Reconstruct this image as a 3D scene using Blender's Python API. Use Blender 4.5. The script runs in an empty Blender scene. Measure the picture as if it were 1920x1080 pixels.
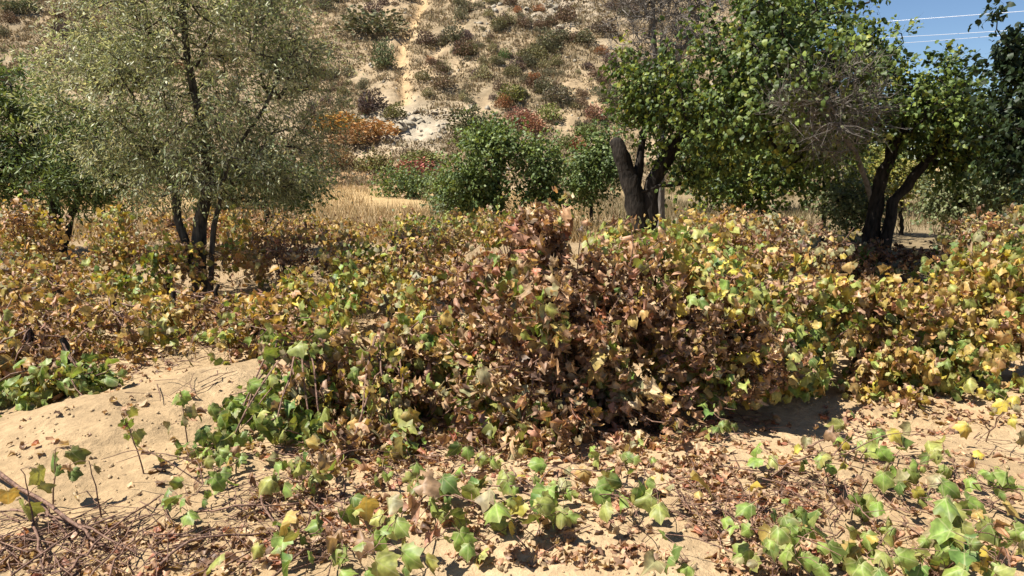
import bpy, math
import numpy as np
from mathutils import Matrix, Vector

rng = np.random.default_rng(11)
sc = bpy.context.scene
col = sc.collection

# ------------------------------------------------------------------ camera, world, sun, exposure
CAM_H, PITCH, FPX = 1.7, math.radians(9.8), 1387.0
cam_d = bpy.data.cameras.new('camera'); cam_d.sensor_width = 36.0; cam_d.lens = FPX / 1920 * 36
cam_d.clip_start = 0.05; cam_d.clip_end = 4000
cam = bpy.data.objects.new('camera', cam_d); col.objects.link(cam)
cam.location = (0, 0, CAM_H); cam.rotation_euler = (math.pi / 2 - PITCH, 0, 0)
sc.camera = cam

SHX, SHY = 0.60, 0.10                       # ground shadow of a 1 m post
sun_dir = np.array([-SHX, -SHY, 1.0]); sun_dir /= np.linalg.norm(sun_dir)
sun_el = math.asin(sun_dir[2]); sun_az = math.atan2(sun_dir[0], sun_dir[1])
world = bpy.data.worlds.new('World'); sc.world = world; world.use_nodes = True
wn = world.node_tree.nodes; wl = world.node_tree.links
bg = wn['Background']; sky = wn.new('ShaderNodeTexSky'); sky.sky_type = 'NISHITA'
sky.sun_disc = False; sky.sun_elevation = sun_el; sky.sun_rotation = sun_az
sky.air_density = 1.0; sky.dust_density = 0.05; sky.ozone_density = 4.5; sky.altitude = 1500
wl.new(sky.outputs[0], bg.inputs[0]); bg.inputs[1].default_value = 0.058
sd = bpy.data.lights.new('sun', 'SUN'); sd.energy = 5.0; sd.angle = math.radians(0.53); sd.color = (1.0, 0.95, 0.86)
so = bpy.data.objects.new('sun', sd); col.objects.link(so); so.location = (-20, 20, 40)
so.rotation_euler = Vector(sun_dir).to_track_quat('Z', 'Y').to_euler()
sc.view_settings.view_transform = 'Standard'; sc.view_settings.look = 'None'
sc.view_settings.exposure = 1.07; sc.view_settings.gamma = 1.0
cy = sc.cycles
cy.max_bounces = 6; cy.diffuse_bounces = 3; cy.glossy_bounces = 2; cy.transmission_bounces = 4
cy.use_denoising = True
cy.sample_clamp_indirect = 6.0

# ------------------------------------------------------------------ numpy helpers
def hash2(ix, iy, s):
    h = (ix * 374761393 + iy * 668265263 + s * 1442695041) & 0xFFFFFFFF
    h = ((h ^ (h >> 13)) * 1274126177) & 0xFFFFFFFF
    return ((h ^ (h >> 16)) & 0xFFFF) / 65535.0

def vnoise(x, y, s=0):
    x = np.asarray(x, float); y = np.asarray(y, float)
    fx = np.floor(x); fy = np.floor(y); tx = x - fx; ty = y - fy
    ix = fx.astype(np.int64); iy = fy.astype(np.int64)
    tx = tx * tx * (3 - 2 * tx); ty = ty * ty * (3 - 2 * ty)
    a = hash2(ix, iy, s); b = hash2(ix + 1, iy, s); c = hash2(ix, iy + 1, s); d = hash2(ix + 1, iy + 1, s)
    return (a * (1 - tx) + b * tx) * (1 - ty) + (c * (1 - tx) + d * tx) * ty

def fbm(x, y, s=0, o=4, g=0.5):
    r = 0; amp = 1; t = 0
    for k in range(o):
        r = r + amp * vnoise(x * 2 ** k + 17.3 * k, y * 2 ** k - 9.1 * k, s + k); t += amp; amp *= g
    return r / t - 0.5

def sstep(a, b, x):
    t = np.clip((np.asarray(x, float) - a) / (b - a), 0, 1); return t * t * (3 - 2 * t)

CP, SP = math.cos(PITCH), math.sin(PITCH)
def ray(px, py):
    u = (np.asarray(px, float) - 960) / FPX; v = (540 - np.asarray(py, float)) / FPX
    return np.stack([u, CP + v * SP, -SP + v * CP], -1)
def P(px, py, d):
    r = ray(px, py); return np.array([0, 0, CAM_H]) + r * (np.asarray(d, float) / r[..., 1])[..., None]
def proj(p):
    q = np.asarray(p, float) - np.array([0, 0, CAM_H])
    f = q[..., 1] * CP - q[..., 2] * SP; u = q[..., 1] * SP + q[..., 2] * CP
    return np.stack([960 + FPX * q[..., 0] / f, 540 - FPX * u / f, f], -1)

# ground height: sandy spoil mound at left, soft furrows, lumps
def gz(x, y):
    x = np.asarray(x, float); y = np.asarray(y, float)
    a = math.radians(55); dx, dy = x + 2.35, y - 4.75
    u = dx * math.cos(a) + dy * math.sin(a); v = -dx * math.sin(a) + dy * math.cos(a)
    m = 0.25 * np.exp(-(u / 1.1) ** 2 - (v / 0.55) ** 2) * (1 + 0.9 * fbm(x * 2.2, y * 2.2, 15, 3))
    m = m + 0.10 * np.exp(-((x - 1.75) / 0.8) ** 2 - ((y - 4.0) / 0.35) ** 2)
    m = m + 0.07 * np.exp(-((x - 0.5) / 1.2) ** 2 - ((y - 3.45) / 0.4) ** 2)
    m = m - 0.10 * np.exp(-((x - 3.0) / 1.1) ** 2 - ((y - 4.6) / 0.35) ** 2)
    near = np.exp(-np.maximum(np.abs(y - 5) - 4, 0) / 6)
    und = fbm(x * 0.9, y * 0.9, 3) * 0.16 + fbm(x * 4.5, y * 4.5, 8) * 0.07
    und = und + (np.abs(fbm(x * 9, y * 9, 5, 3)) - 0.1) * 0.06
    far = fbm(x * 0.12, y * 0.12, 21) * 0.5 * sstep(9, 25, y)
    return m + und * near + far

def G(px, py, z=0.0):
    r = ray(px, py); d = r[..., 1] * (CAM_H / np.maximum(-r[..., 2], 1e-3)); d = np.asarray(d)
    for _ in range(6):
        p = P(px, py, d); d = d + (p[..., 2] - gz(p[..., 0], p[..., 1]) - z) * np.clip(r[..., 1] / -r[..., 2], 0, 30) * 0.8
    return P(px, py, d)

GUL = None; OUTC = (-6.5, 55.5); CRAG = (5.5, 67.5)
def gully(x, y, k):
    if GUL is None: return 0 * x
    gx, gy, w = GUL[k]; xc = np.interp(y, gy, gx) + 0.5 * fbm(y * .5, x * 0 + k, 35, 2) + 0.7 * fbm(x * 1.7, y * 1.7, 39, 3)
    return np.exp(-((x - xc) / (w * (0.7 + 0.7 * vnoise(y * .6, y * 0, 37)))) ** 2) * sstep(gy[0] - 1.5, gy[0] + 0.5, y)
# hillside
def hill(x, y):
    x = np.asarray(x, float); y = np.asarray(y, float)
    y0 = 47 + 5 * fbm(x * 0.05, y * 0 + 3.3, 31, 3) + 0.006 * np.maximum(x - 5, 0) ** 2
    t = y - y0
    s = 0.60 * (np.log1p(np.exp(-np.abs(t) / 2.5)) * 2.5 + np.maximum(t, 0))
    up = sstep(0, 6, t)
    s = s + up * (2.2 * fbm(x * 0.075, y * 0.05, 41, 3))
    rg = 1 - 2 * np.abs(fbm(x * 0.22 + 0.2 * y * 0.2, y * 0.1, 51, 3)); s = s + up * 0.5 * (rg - 0.7)
    s = s - up * (0.7 * gully(x, y, 0) + 0.4 * gully(x, y, 1))
    rock = np.exp(-((x - CRAG[0]) / 5.0) ** 2 - ((y - CRAG[1]) / 3.0) ** 2) + 0.7 * np.exp(-((x - OUTC[0]) / 2.6) ** 2 - ((y - OUTC[1]) / 2.0) ** 2)
    s = s + rock * (np.abs(fbm(x * 0.8, y * 0.8, 61, 3)) * 3.2 - 0.2)
    s = s + up * (fbm(x * 0.9, y * 0.9, 71, 3) * 0.40 + fbm(x * 3.3, y * 3.3, 75, 2) * 0.12)
    fall = 1 - sstep(23, 37, x - 0.10 * (y - 60))
    return (s * fall) - 0.35 - 2.5 * (1 - fall)

def Hh(px, py):
    px = np.atleast_1d(np.asarray(px, float)); py = np.atleast_1d(np.asarray(py, float))
    d = np.linspace(40, 120, 420); p = P(px[:, None], py[:, None], d[None, :])
    below = p[..., 2] < np.maximum(hill(p[..., 0], p[..., 1]), gz(p[..., 0], p[..., 1]))
    k = np.where(below.any(1), below.argmax(1), -1)
    return p[np.arange(len(px)), k], below.any(1)

_a = Hh([755, 757, 748, 752, 775, 790, 800], [185, 150, 110, 85, 40, 5, -60])[0]; _b = Hh([790, 815, 840, 870, 900], [125, 95, 70, 30, -40])[0]
_c = Hh([780, 1050], [245, 25])[0]
GUL = [(_a[:, 0], _a[:, 1], 0.55), (_b[:, 0], _b[:, 1], 0.38)]; OUTC = tuple(_c[0, :2]); CRAG = tuple(_c[1, :2])
def mesh_np(name, V, F, C=None, smooth=True):
    V = np.ascontiguousarray(V, np.float32); F = np.asarray(F, np.int32)
    me = bpy.data.meshes.new(name); n = len(V); m, k = F.shape
    me.vertices.add(n); me.vertices.foreach_set('co', V.ravel())
    me.loops.add(m * k); me.loops.foreach_set('vertex_index', F.ravel())
    me.polygons.add(m); me.polygons.foreach_set('loop_start', np.arange(0, m * k, k, dtype=np.int32))
    me.update(calc_edges=True)
    if C is not None:
        at = me.color_attributes.new('Col', 'FLOAT_COLOR', 'POINT')
        c4 = np.ones((n, 4), np.float32); c4[:, :3] = C; at.data.foreach_set('color', c4.ravel())
    if smooth: me.shade_smooth()
    return me

def link(name, data, mat=None, parent=None, loc=(0, 0, 0)):
    o = bpy.data.objects.new(name, data); col.objects.link(o); o.location = loc
    if mat is not None and data is not None and len(data.materials) == 0: data.materials.append(mat)
    if parent is not None: o.parent = parent
    return o
def tag(o, label=None, cat=None, group=None, kind=None):
    if label: o['label'] = label
    if cat: o['category'] = cat
    if group: o['group'] = group
    if kind: o['kind'] = kind
    return o
def empty(name, loc):
    o = bpy.data.objects.new(name, None); o.empty_display_size = 0.1; col.objects.link(o); o.location = tuple(map(float, loc)); return o

def nrm(a): return a / np.maximum(np.linalg.norm(a, axis=-1, keepdims=True), 1e-9)
def frames(t, n):
    t = nrm(t); n = n - t * np.sum(n * t, -1, keepdims=True); n = nrm(n); x = np.cross(t, n)
    return np.stack([x, t, n], -1)
def inst(T, pos, R, s, C, edge=None, ec=(0.2, 0.1, 0.05)):
    """joined copies of templates T=[(V,F,rim)]: returns V,F,C"""
    N = len(pos); which = rng.integers(0, len(T), N); Vs, Fs, Cs = [], [], []; off = 0
    s = np.broadcast_to(s, (N,)); ec = np.array(ec)
    for k, (tv, tf, rim) in enumerate(T):
        i = np.nonzero(which == k)[0]
        if len(i) == 0: continue
        v = np.einsum('nij,kj->nki', R[i], tv) * s[i, None, None] + pos[i, None, :]
        f = tf[None] + (np.arange(len(i)) * len(tv))[:, None, None] + off
        c = np.repeat(C[i][:, None, :], len(tv), 1)
        if edge is not None:
            e = (rim[None, :] * edge[i][:, None])[..., None]; c = c * (1 - e) + ec * e
        Vs.append(v.reshape(-1, 3)); Fs.append(f.reshape(-1, tf.shape[1])); Cs.append(c.reshape(-1, 3)); off += len(i) * len(tv)
    return np.concatenate(Vs), np.concatenate(Fs), np.concatenate(Cs)

def tube(pts, rad, sides=6, rough=0.0):
    pts = np.asarray(pts, float); n = len(pts); rad = np.broadcast_to(rad, (n,)).astype(float)
    tg = nrm(np.gradient(pts, axis=0)); ref = np.array([0.31, 0.9, 0.17]) if abs(tg[:, 1]).mean() < 0.8 else np.array([1.0, 0.1, 0.2])
    a = nrm(np.cross(tg, ref)); b = np.cross(tg, a)
    th = np.arange(sides) * 2 * math.pi / sides
    rr = rad[:, None] * (1 + rough * rng.normal(size=(n, sides))) if rough else np.repeat(rad[:, None], sides, 1)
    V = pts[:, None, :] + (a[:, None, :] * np.cos(th)[None, :, None] + b[:, None, :] * np.sin(th)[None, :, None]) * rr[..., None]
    i = np.arange(n - 1)[:, None] * sides; j = np.arange(sides)[None, :]; j2 = (j + 1) % sides
    F = np.stack([i + j, i + j2, i + sides + j2, i + sides + j], -1).reshape(-1, 4)
    return V.reshape(-1, 3), F
def cat_vf(parts):
    Vs, Fs, o = [], [], 0
    for v, f in parts: Vs.append(v); Fs.append(f + o); o += len(v)
    return np.concatenate(Vs), np.concatenate(Fs)
def spline(pts, n):
    pts = np.asarray(pts, float); m = len(pts); t = np.linspace(0, m - 1, n); k = np.clip(t.astype(int), 0, m - 2); u = (t - k)[:, None]
    q = np.concatenate([[2 * pts[0] - pts[1]], pts, [2 * pts[-1] - pts[-2]]]); a, b, c, d = q[k], q[k + 1], q[k + 2], q[k + 3]
    return 0.5 * (2 * b + (c - a) * u + (2 * a - 5 * b + 4 * c - d) * u ** 2 + (3 * b - a - 3 * c + d) * u ** 3)

# ------------------------------------------------------------------ materials
def mat(name):
    m = bpy.data.materials.new(name); m.use_nodes = True; nt = m.node_tree; nt.nodes.clear()
    out = nt.nodes.new('ShaderNodeOutputMaterial'); return m, nt, out
def nd(nt, t, **k):
    n = nt.nodes.new(t)
    for a, b in k.items(): setattr(n, a, b)
    return n
def leaf_mat(name, trans=0.35, rough=0.5, spec=0.35, objcol=False, tint=(1.25, 1.15, 0.6), veins=False):
    m, nt, out = mat(name); L = nt.links.new
    at = nd(nt, 'ShaderNodeAttribute', attribute_name='Col'); c = at.outputs['Color']
    if objcol:
        oi = nd(nt, 'ShaderNodeObjectInfo'); mx = nd(nt, 'ShaderNodeMix', data_type='RGBA', blend_type='MULTIPLY')
        mx.inputs[0].default_value = 1; L(c, mx.inputs[6]); L(oi.outputs['Color'], mx.inputs[7]); c = mx.outputs[2]
    geo = nd(nt, 'ShaderNodeNewGeometry')
    ns = nd(nt, 'ShaderNodeTexNoise'); ns.inputs['Scale'].default_value = 38; ns.inputs['Detail'].default_value = 2
    L(geo.outputs['Position'], ns.inputs['Vector'])
    mr = nd(nt, 'ShaderNodeMapRange'); mr.inputs[1].default_value = 0.3; mr.inputs[2].default_value = 0.7
    mr.inputs[3].default_value = 0.62; mr.inputs[4].default_value = 1.28; L(ns.outputs[0], mr.inputs[0])
    m2 = nd(nt, 'ShaderNodeMix', data_type='RGBA', blend_type='MULTIPLY'); m2.inputs[0].default_value = 1
    L(c, m2.inputs[6]); L(mr.outputs[0], m2.inputs[7]); c = m2.outputs[2]
    if veins:
        def mth(op, a, b=None, c_=None):
            n_ = nd(nt, 'ShaderNodeMath', operation=op)
            for i_, v_ in enumerate((a, b, c_)):
                if v_ is None: continue
                if isinstance(v_, (int, float)): n_.inputs[i_].default_value = v_
                else: L(v_, n_.inputs[i_])
            return n_.outputs[0]
        lp = nd(nt, 'ShaderNodeAttribute', attribute_name='leaf_xy'); sx = nd(nt, 'ShaderNodeSeparateXYZ'); L(lp.outputs['Vector'], sx.inputs[0])
        th = mth('DIVIDE', mth('ARCTAN2', sx.outputs[0], sx.outputs[1]), 0.98); fr = mth('ABSOLUTE', mth('SUBTRACT', th, mth('ROUND', th)))
        rr_ = mth('SQRT', mth('ADD', mth('MULTIPLY', sx.outputs[0], sx.outputs[0]), mth('MULTIPLY', sx.outputs[1], sx.outputs[1])))
        vd = nd(nt, 'ShaderNodeMapRange'); vd.inputs[1].default_value = 0.012; vd.inputs[2].default_value = 0.04; vd.inputs[3].default_value = 1.0; vd.inputs[4].default_value = 0.0; L(mth('MULTIPLY', fr, rr_), vd.inputs[0])
        vf = mth('MULTIPLY', mth('MULTIPLY', vd.outputs[0], sx.outputs[2]), 0.4)
        mv = nd(nt, 'ShaderNodeMix', data_type='RGBA'); L(vf, mv.inputs[0]); L(c, mv.inputs[6]); mv.inputs[7].default_value = (0.46, 0.44, 0.22, 1); c = mv.outputs[2]
    pb = nd(nt, 'ShaderNodeBsdfPrincipled'); L(c, pb.inputs['Base Color']); pb.inputs['Roughness'].default_value = rough
    pb.inputs['Specular IOR Level'].default_value = spec
    tr = nd(nt, 'ShaderNodeBsdfTranslucent'); m3 = nd(nt, 'ShaderNodeMix', data_type='RGBA', blend_type='MULTIPLY')
    m3.inputs[0].default_value = 1; L(c, m3.inputs[6]); m3.inputs[7].default_value = (*tint, 1); L(m3.outputs[2], tr.inputs[0])
    ms = nd(nt, 'ShaderNodeMixShader'); ms.inputs[0].default_value = trans; L(pb.outputs[0], ms.inputs[1]); L(tr.outputs[0], ms.inputs[2])
    L(ms.outputs[0], out.inputs[0]); return m
def bark_mat(name, c1, c2, scale=14, zs=0.25, rough=0.9):
    m, nt, out = mat(name); L = nt.links.new
    tc = nd(nt, 'ShaderNodeTexCoord'); mp = nd(nt, 'ShaderNodeMapping'); mp.inputs['Scale'].default_value = (1, 1, zs)
    L(tc.outputs['Object'], mp.inputs[0]); ns = nd(nt, 'ShaderNodeTexNoise'); ns.inputs['Scale'].default_value = scale; ns.inputs['Detail'].default_value = 5
    L(mp.outputs[0], ns.inputs['Vector']); cr = nd(nt, 'ShaderNodeValToRGB'); cr.color_ramp.elements[0].position = 0.33; cr.color_ramp.elements[1].position = 0.68
    cr.color_ramp.elements[0].color = (*c1, 1); cr.color_ramp.elements[1].color = (*c2, 1); L(ns.outputs[0], cr.inputs[0])
    pb = nd(nt, 'ShaderNodeBsdfPrincipled'); pb.inputs['Roughness'].default_value = rough; pb.inputs['Specular IOR Level'].default_value = 0.2
    L(cr.outputs[0], pb.inputs['Base Color']); bp = nd(nt, 'ShaderNodeBump'); bp.inputs['Strength'].default_value = 0.8; bp.inputs['Distance'].default_value = 0.03
    L(ns.outputs[0], bp.inputs['Height']); L(bp.outputs[0], pb.inputs['Normal']); L(pb.outputs[0], out.inputs[0]); return m
def earth_mat(name, s1, s2, bump, dist, lo=0.7, hi=1.25):
    m, nt, out = mat(name); L = nt.links.new
    at = nd(nt, 'ShaderNodeAttribute', attribute_name='Col'); geo = nd(nt, 'ShaderNodeNewGeometry')
    n1 = nd(nt, 'ShaderNodeTexNoise'); n1.inputs['Scale'].default_value = s1; n1.inputs['Detail'].default_value = 8; n1.inputs['Roughness'].default_value = 0.65
    n2 = nd(nt, 'ShaderNodeTexNoise'); n2.inputs['Scale'].default_value = s2; n2.inputs['Detail'].default_value = 4
    L(geo.outputs['Position'], n1.inputs['Vector']); L(geo.outputs['Position'], n2.inputs['Vector'])
    mr = nd(nt, 'ShaderNodeMapRange'); mr.inputs[1].default_value = 0.3; mr.inputs[2].default_value = 0.7; mr.inputs[3].default_value = lo; mr.inputs[4].default_value = hi
    L(n1.outputs[0], mr.inputs[0]); mr2 = nd(nt, 'ShaderNodeMapRange'); mr2.inputs[1].default_value = 0.3; mr2.inputs[2].default_value = 0.7
    mr2.inputs[3].default_value = 0.85; mr2.inputs[4].default_value = 1.12; L(n2.outputs[0], mr2.inputs[0])
    mu = nd(nt, 'ShaderNodeMath', operation='MULTIPLY'); L(mr.outputs[0], mu.inputs[0]); L(mr2.outputs[0], mu.inputs[1])
    mx = nd(nt, 'ShaderNodeMix', data_type='RGBA', blend_type='MULTIPLY'); mx.inputs[0].default_value = 1; L(at.outputs['Color'], mx.inputs[6]); L(mu.outputs[0], mx.inputs[7])
    pb = nd(nt, 'ShaderNodeBsdfPrincipled'); pb.inputs['Roughness'].default_value = 0.95; pb.inputs['Specular IOR Level'].default_value = 0.1
    L(mx.outputs[2], pb.inputs['Base Color']); bp = nd(nt, 'ShaderNodeBump'); bp.inputs['Strength'].default_value = bump; bp.inputs['Distance'].default_value = dist
    L(n1.outputs[0], bp.inputs['Height']); L(bp.outputs[0], pb.inputs['Normal']); L(pb.outputs[0], out.inputs[0]); return m

M_leaf = leaf_mat('grape_leaf', 0.28, 0.5, 0.35, veins=True)
M_tree = leaf_mat('tree_leaf', 0.30, 0.5, 0.3)
M_silver = leaf_mat('silver_leaf', 0.4, 0.5, 0.4, tint=(1.15, 1.1, 0.75))
M_shrub = leaf_mat('hill_shrub_leaf', 0.15, 0.8, 0.1, objcol=True, tint=(1.1, 1.05, 0.8))
M_grass = leaf_mat('dry_grass_blade', 0.25, 0.7, 0.2, tint=(1.1, 1.0, 0.8))
M_bark = bark_mat('dark_bark', (0.008, 0.0065, 0.005), (0.045, 0.036, 0.028), 22, .3)
M_bark2 = bark_mat('grey_bark', (0.018, 0.015, 0.012), (0.11, 0.095, 0.075), 26, .3)
M_cane = bark_mat('vine_cane', (0.10, 0.055, 0.04), (0.27, 0.16, 0.11), 30, 0.6, 0.6)
M_twig = bark_mat('grey_twig', (0.11, 0.095, 0.08), (0.24, 0.21, 0.18), 20)
M_sand = earth_mat('sandy_earth', 16, 1.6, 0.9, 0.03, 0.74, 1.18)
M_hill = earth_mat('hill_earth', 2.2, 0.35, 0.6, 0.18, 0.7, 1.25)
M_rock = earth_mat('pale_rock', 4.0, 0.8, 0.8, 0.12, 0.6, 1.3)

# ------------------------------------------------------------------ ground and hillside
def axis(lo, hi, step, ends, grow=1.16):
    a = list(np.arange(lo, hi + 1e-6, step)); s = step; x = hi
    while x < ends[1]: s *= grow; x += s; a.append(x)
    s = step; x = lo
    while x > ends[0]: s *= grow; x -= s; a.insert(0, x)
    return np.array(a)
def grid(xs, ys, zf):
    X, Y = np.meshgrid(xs, ys); Z = zf(X, Y); V = np.stack([X, Y, Z], -1).reshape(-1, 3); nx, ny = len(xs), len(ys)
    i, j = np.meshgrid(np.arange(nx - 1), np.arange(ny - 1)); a = (j * nx + i).ravel()
    return V, np.stack([a, a + 1, a + nx + 1, a + nx], -1)
def mixc(a, b, t): t = np.asarray(t)[..., None]; return np.asarray(a) * (1 - t) + np.asarray(b) * t

V, F = grid(axis(-6, 6, 0.055, (-1500, 1500)), axis(2.2, 10, 0.055, (-60, 1800)), gz)
x, y = V[:, 0], V[:, 1]
c = mixc((0.45, 0.325, 0.19), (0.37, 0.26, 0.145), sstep(-0.12, 0.15, fbm(x * 0.8, y * 0.8, 91)))
c = mixc(c, (0.30, 0.215, 0.125), sstep(7, 12, y)); c = mixc(c, (0.42, 0.29, 0.14), sstep(20, 30, y))
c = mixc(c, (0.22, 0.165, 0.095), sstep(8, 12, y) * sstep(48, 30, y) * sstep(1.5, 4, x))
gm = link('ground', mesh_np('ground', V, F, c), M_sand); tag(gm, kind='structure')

V, F = grid(np.arange(-75, 52, 0.28), np.concatenate([np.arange(40, 84, 0.28), np.arange(84, 140, 1.5)]), hill)
x, y = V[:, 0], V[:, 1]
c = mixc((0.325, 0.24, 0.145), (0.235, 0.178, 0.108), sstep(-0.16, 0.12, fbm(x * 0.35, y * 0.5, 101, 4)))
c = mixc(c, (0.365, 0.285, 0.185), 0.6 * sstep(0.02, 0.18, fbm(x * 0.8, y * 0.9, 111, 3)))
c = mixc(c, (0.45, 0.31, 0.165), 0.95 * gully(x, y, 0)); c = mixc(c, (0.46, 0.335, 0.20), 0.8 * gully(x, y, 1))
oc = np.exp(-((x - OUTC[0]) / 3.1) ** 2 - ((y - OUTC[1]) / 2.9) ** 2); c = mixc(c, (0.40, 0.34, 0.255), 0.85 * oc)
c = mixc(c, (0.33, 0.28, 0.215), 0.7 * np.exp(-((x - CRAG[0]) / 5.5) ** 2 - ((y - CRAG[1]) / 3.2) ** 2))
bt = sstep(50.5, 47, y - 0.25 * x * 0) * sstep(-22, -14, x) * sstep(2, -4, x); c = mixc(c, (0.36, 0.21, 0.10), 0.6 * bt)
c = mixc(c, (0.37, 0.265, 0.15), 0.7 * np.exp(-((x - 8) / 3.5) ** 2 - ((y - 56) / 4) ** 2))
c = mixc(c, (0.37, 0.27, 0.165), 0.7 * np.exp(-((x + 26) / 12) ** 2 - ((y - 63) / 5) ** 2))
hm = link('hillside', mesh_np('hillside', V, F, c), M_hill); tag(hm, kind='structure')

# ------------------------------------------------------------------ leaf templates
_KA = np.array([0, 17, 34, 50, 64, 80, 94, 108, 122, 140, 158, 172, 180]); _KR = np.array([.72, .60, .50, .56, .63, .53, .46, .50, .54, .50, .47, .33, .26])
_TH = np.arange(24) * math.pi / 12; _AB = np.degrees(np.minimum(_TH, 2 * math.pi - _TH))
_RR = np.interp(_AB, _KA, _KR) * np.where(np.arange(24) % 2 == 0, 1.05, 0.93)
OUT = np.stack([np.sin(_TH) * _RR, 0.28 + np.cos(_TH) * _RR], -1); OUT[12] = (0, 0.02)
CEN = np.array([0, 0.28])
def deform(p, dry, r):
    x, y = p[:, 0].copy(), p[:, 1].copy(); d = np.hypot(x, y - 0.27)
    ph = r.uniform(0, 6.28, 3); th = np.arctan2(x, y - 0.27)
    if not dry:
        z = r.choice([-1, -1, 1]) * r.uniform(0.25, 0.95) * np.abs(x) ** 1.25 - r.uniform(0.05, 0.6) * np.maximum(y, 0) ** 2 + d * (0.16 * np.sin(3 * th + ph[0]) + 0.10 * np.sin(5 * th + ph[1]))
        return np.stack([x * r.uniform(0.85, 1.05), y, z], -1)
    kx, ky = r.uniform(1.5, 4.6) * r.choice([-1, 1]), r.uniform(1.0, 3.4) * r.choice([-1, 1])
    z = d * (0.38 * np.sin(2 * th + ph[0]) + 0.30 * np.sin(5 * th + ph[1])) + 0.10 * r.normal(size=len(x))
    X = np.sin(kx * x) / kx; Z = (1 - np.cos(kx * x)) / kx + z
    Y = np.sin(ky * y) / ky - Z * 0.2; Z = Z + (1 - np.cos(ky * y)) / ky
    return np.stack([X, Y, Z], -1)
def grape_template(dry, seed, petiole=True):
    r = np.random.default_rng(seed); o = OUT * (1 + 0.06 * r.normal(size=OUT.shape)); o[12] = (0, 0.02)
    ring = CEN + (o[::2] - CEN) * 0.55; p = np.concatenate([o, ring, [CEN]]); f = []
    for i in range(12):
        j = (i + 1) % 12; a, b_, c_ = 2 * i, 2 * i + 1, (2 * i + 2) % 24
        f += [(a, 24 + i, b_), (b_, 24 + i, 24 + j), (b_, 24 + j, c_), (24 + i, 36, 24 + j)]
    V = deform(p, dry, r); rim = np.concatenate([np.ones(24), np.full(12, 0.3), [0.0]]); rim[12] = 0
    if petiole:
        b = V[12]; k = len(V); e = b + np.array([r.uniform(-.15, .15), -0.55, r.uniform(0.05, 0.3)])
        V = np.concatenate([V, [b + (0.018, 0, 0), b - (0.018, 0, 0), e]]); f.append((k, k + 1, k + 2)); rim = np.concatenate([rim, [.8, .8, .8]])
    return V, np.array(f), rim
def mid_template(dry, seed):
    r = np.random.default_rng(seed); o = OUT[[0, 2, 3, 4, 6, 8, 10, 12, 14, 16, 18, 20, 21, 22]] * (1 + 0.08 * r.normal(size=(14, 2)))
    ring = CEN + (o[::2] - CEN) * .5; p = np.concatenate([o, ring, [CEN]]); f = []
    for i in range(7):
        j = (i + 1) % 7; f += [(2 * i, 14 + i, 2 * i + 1), (2 * i + 1, 14 + i, 14 + j), (2 * i + 1, 14 + j, (2 * i + 2) % 14), (14 + i, 21, 14 + j)]
    return deform(p, dry, r), np.array(f), np.concatenate([np.ones(14), np.full(7, .3), [0]])
def far_template(dry, seed):
    r = np.random.default_rng(seed); o = OUT[[0, 4, 6, 8, 12, 16, 18, 20]] * (1 + 0.1 * r.normal(size=(8, 2)))
    p = np.concatenate([o, [CEN]]); f = [(i, 8, (i + 1) % 8) for i in range(8)]
    return deform(p, dry, r), np.array(f), np.concatenate([np.ones(8), [0]])
NG = [grape_template(False, 100 + i) for i in range(8)]; ND = [grape_template(True, 200 + i) for i in range(10)]
MG = [mid_template(False, 300 + i) for i in range(10)]; MD = [mid_template(True, 400 + i) for i in range(14)]; FG = [far_template(False, 330 + i) for i in range(6)]; FD = [far_template(True, 430 + i) for i in range(8)]
def simple_leaf(w, fold, seed):
    r = np.random.default_rng(seed); V = np.array([(0, 0, 0), (w, .45, fold), (0, 1, -0.1), (-w, .45, fold)]) ; V[:, 2] += 0.08 * r.normal(size=4)
    return V, np.array([(0, 1, 2), (0, 2, 3)]), np.array([0., 1, 1, 1])
WILLOW = [simple_leaf(0.13, 0.06, i) for i in range(3)]
def round_leaf(seed):
    r = np.random.default_rng(seed)
    V = np.array([(0, 0, 0), (.33, .25, .1), (.30, .65, .08), (0, 1, -.12), (-.30, .65, .08), (-.33, .25, .1)]); V[:, 2] += 0.07 * r.normal(size=6)
    return V, np.array([(0, 1, 5), (1, 2, 5), (2, 4, 5), (2, 3, 4)]), np.array([0., 1, 1, 1, 1, 1])
ROUND = [round_leaf(i) for i in range(4)]

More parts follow.
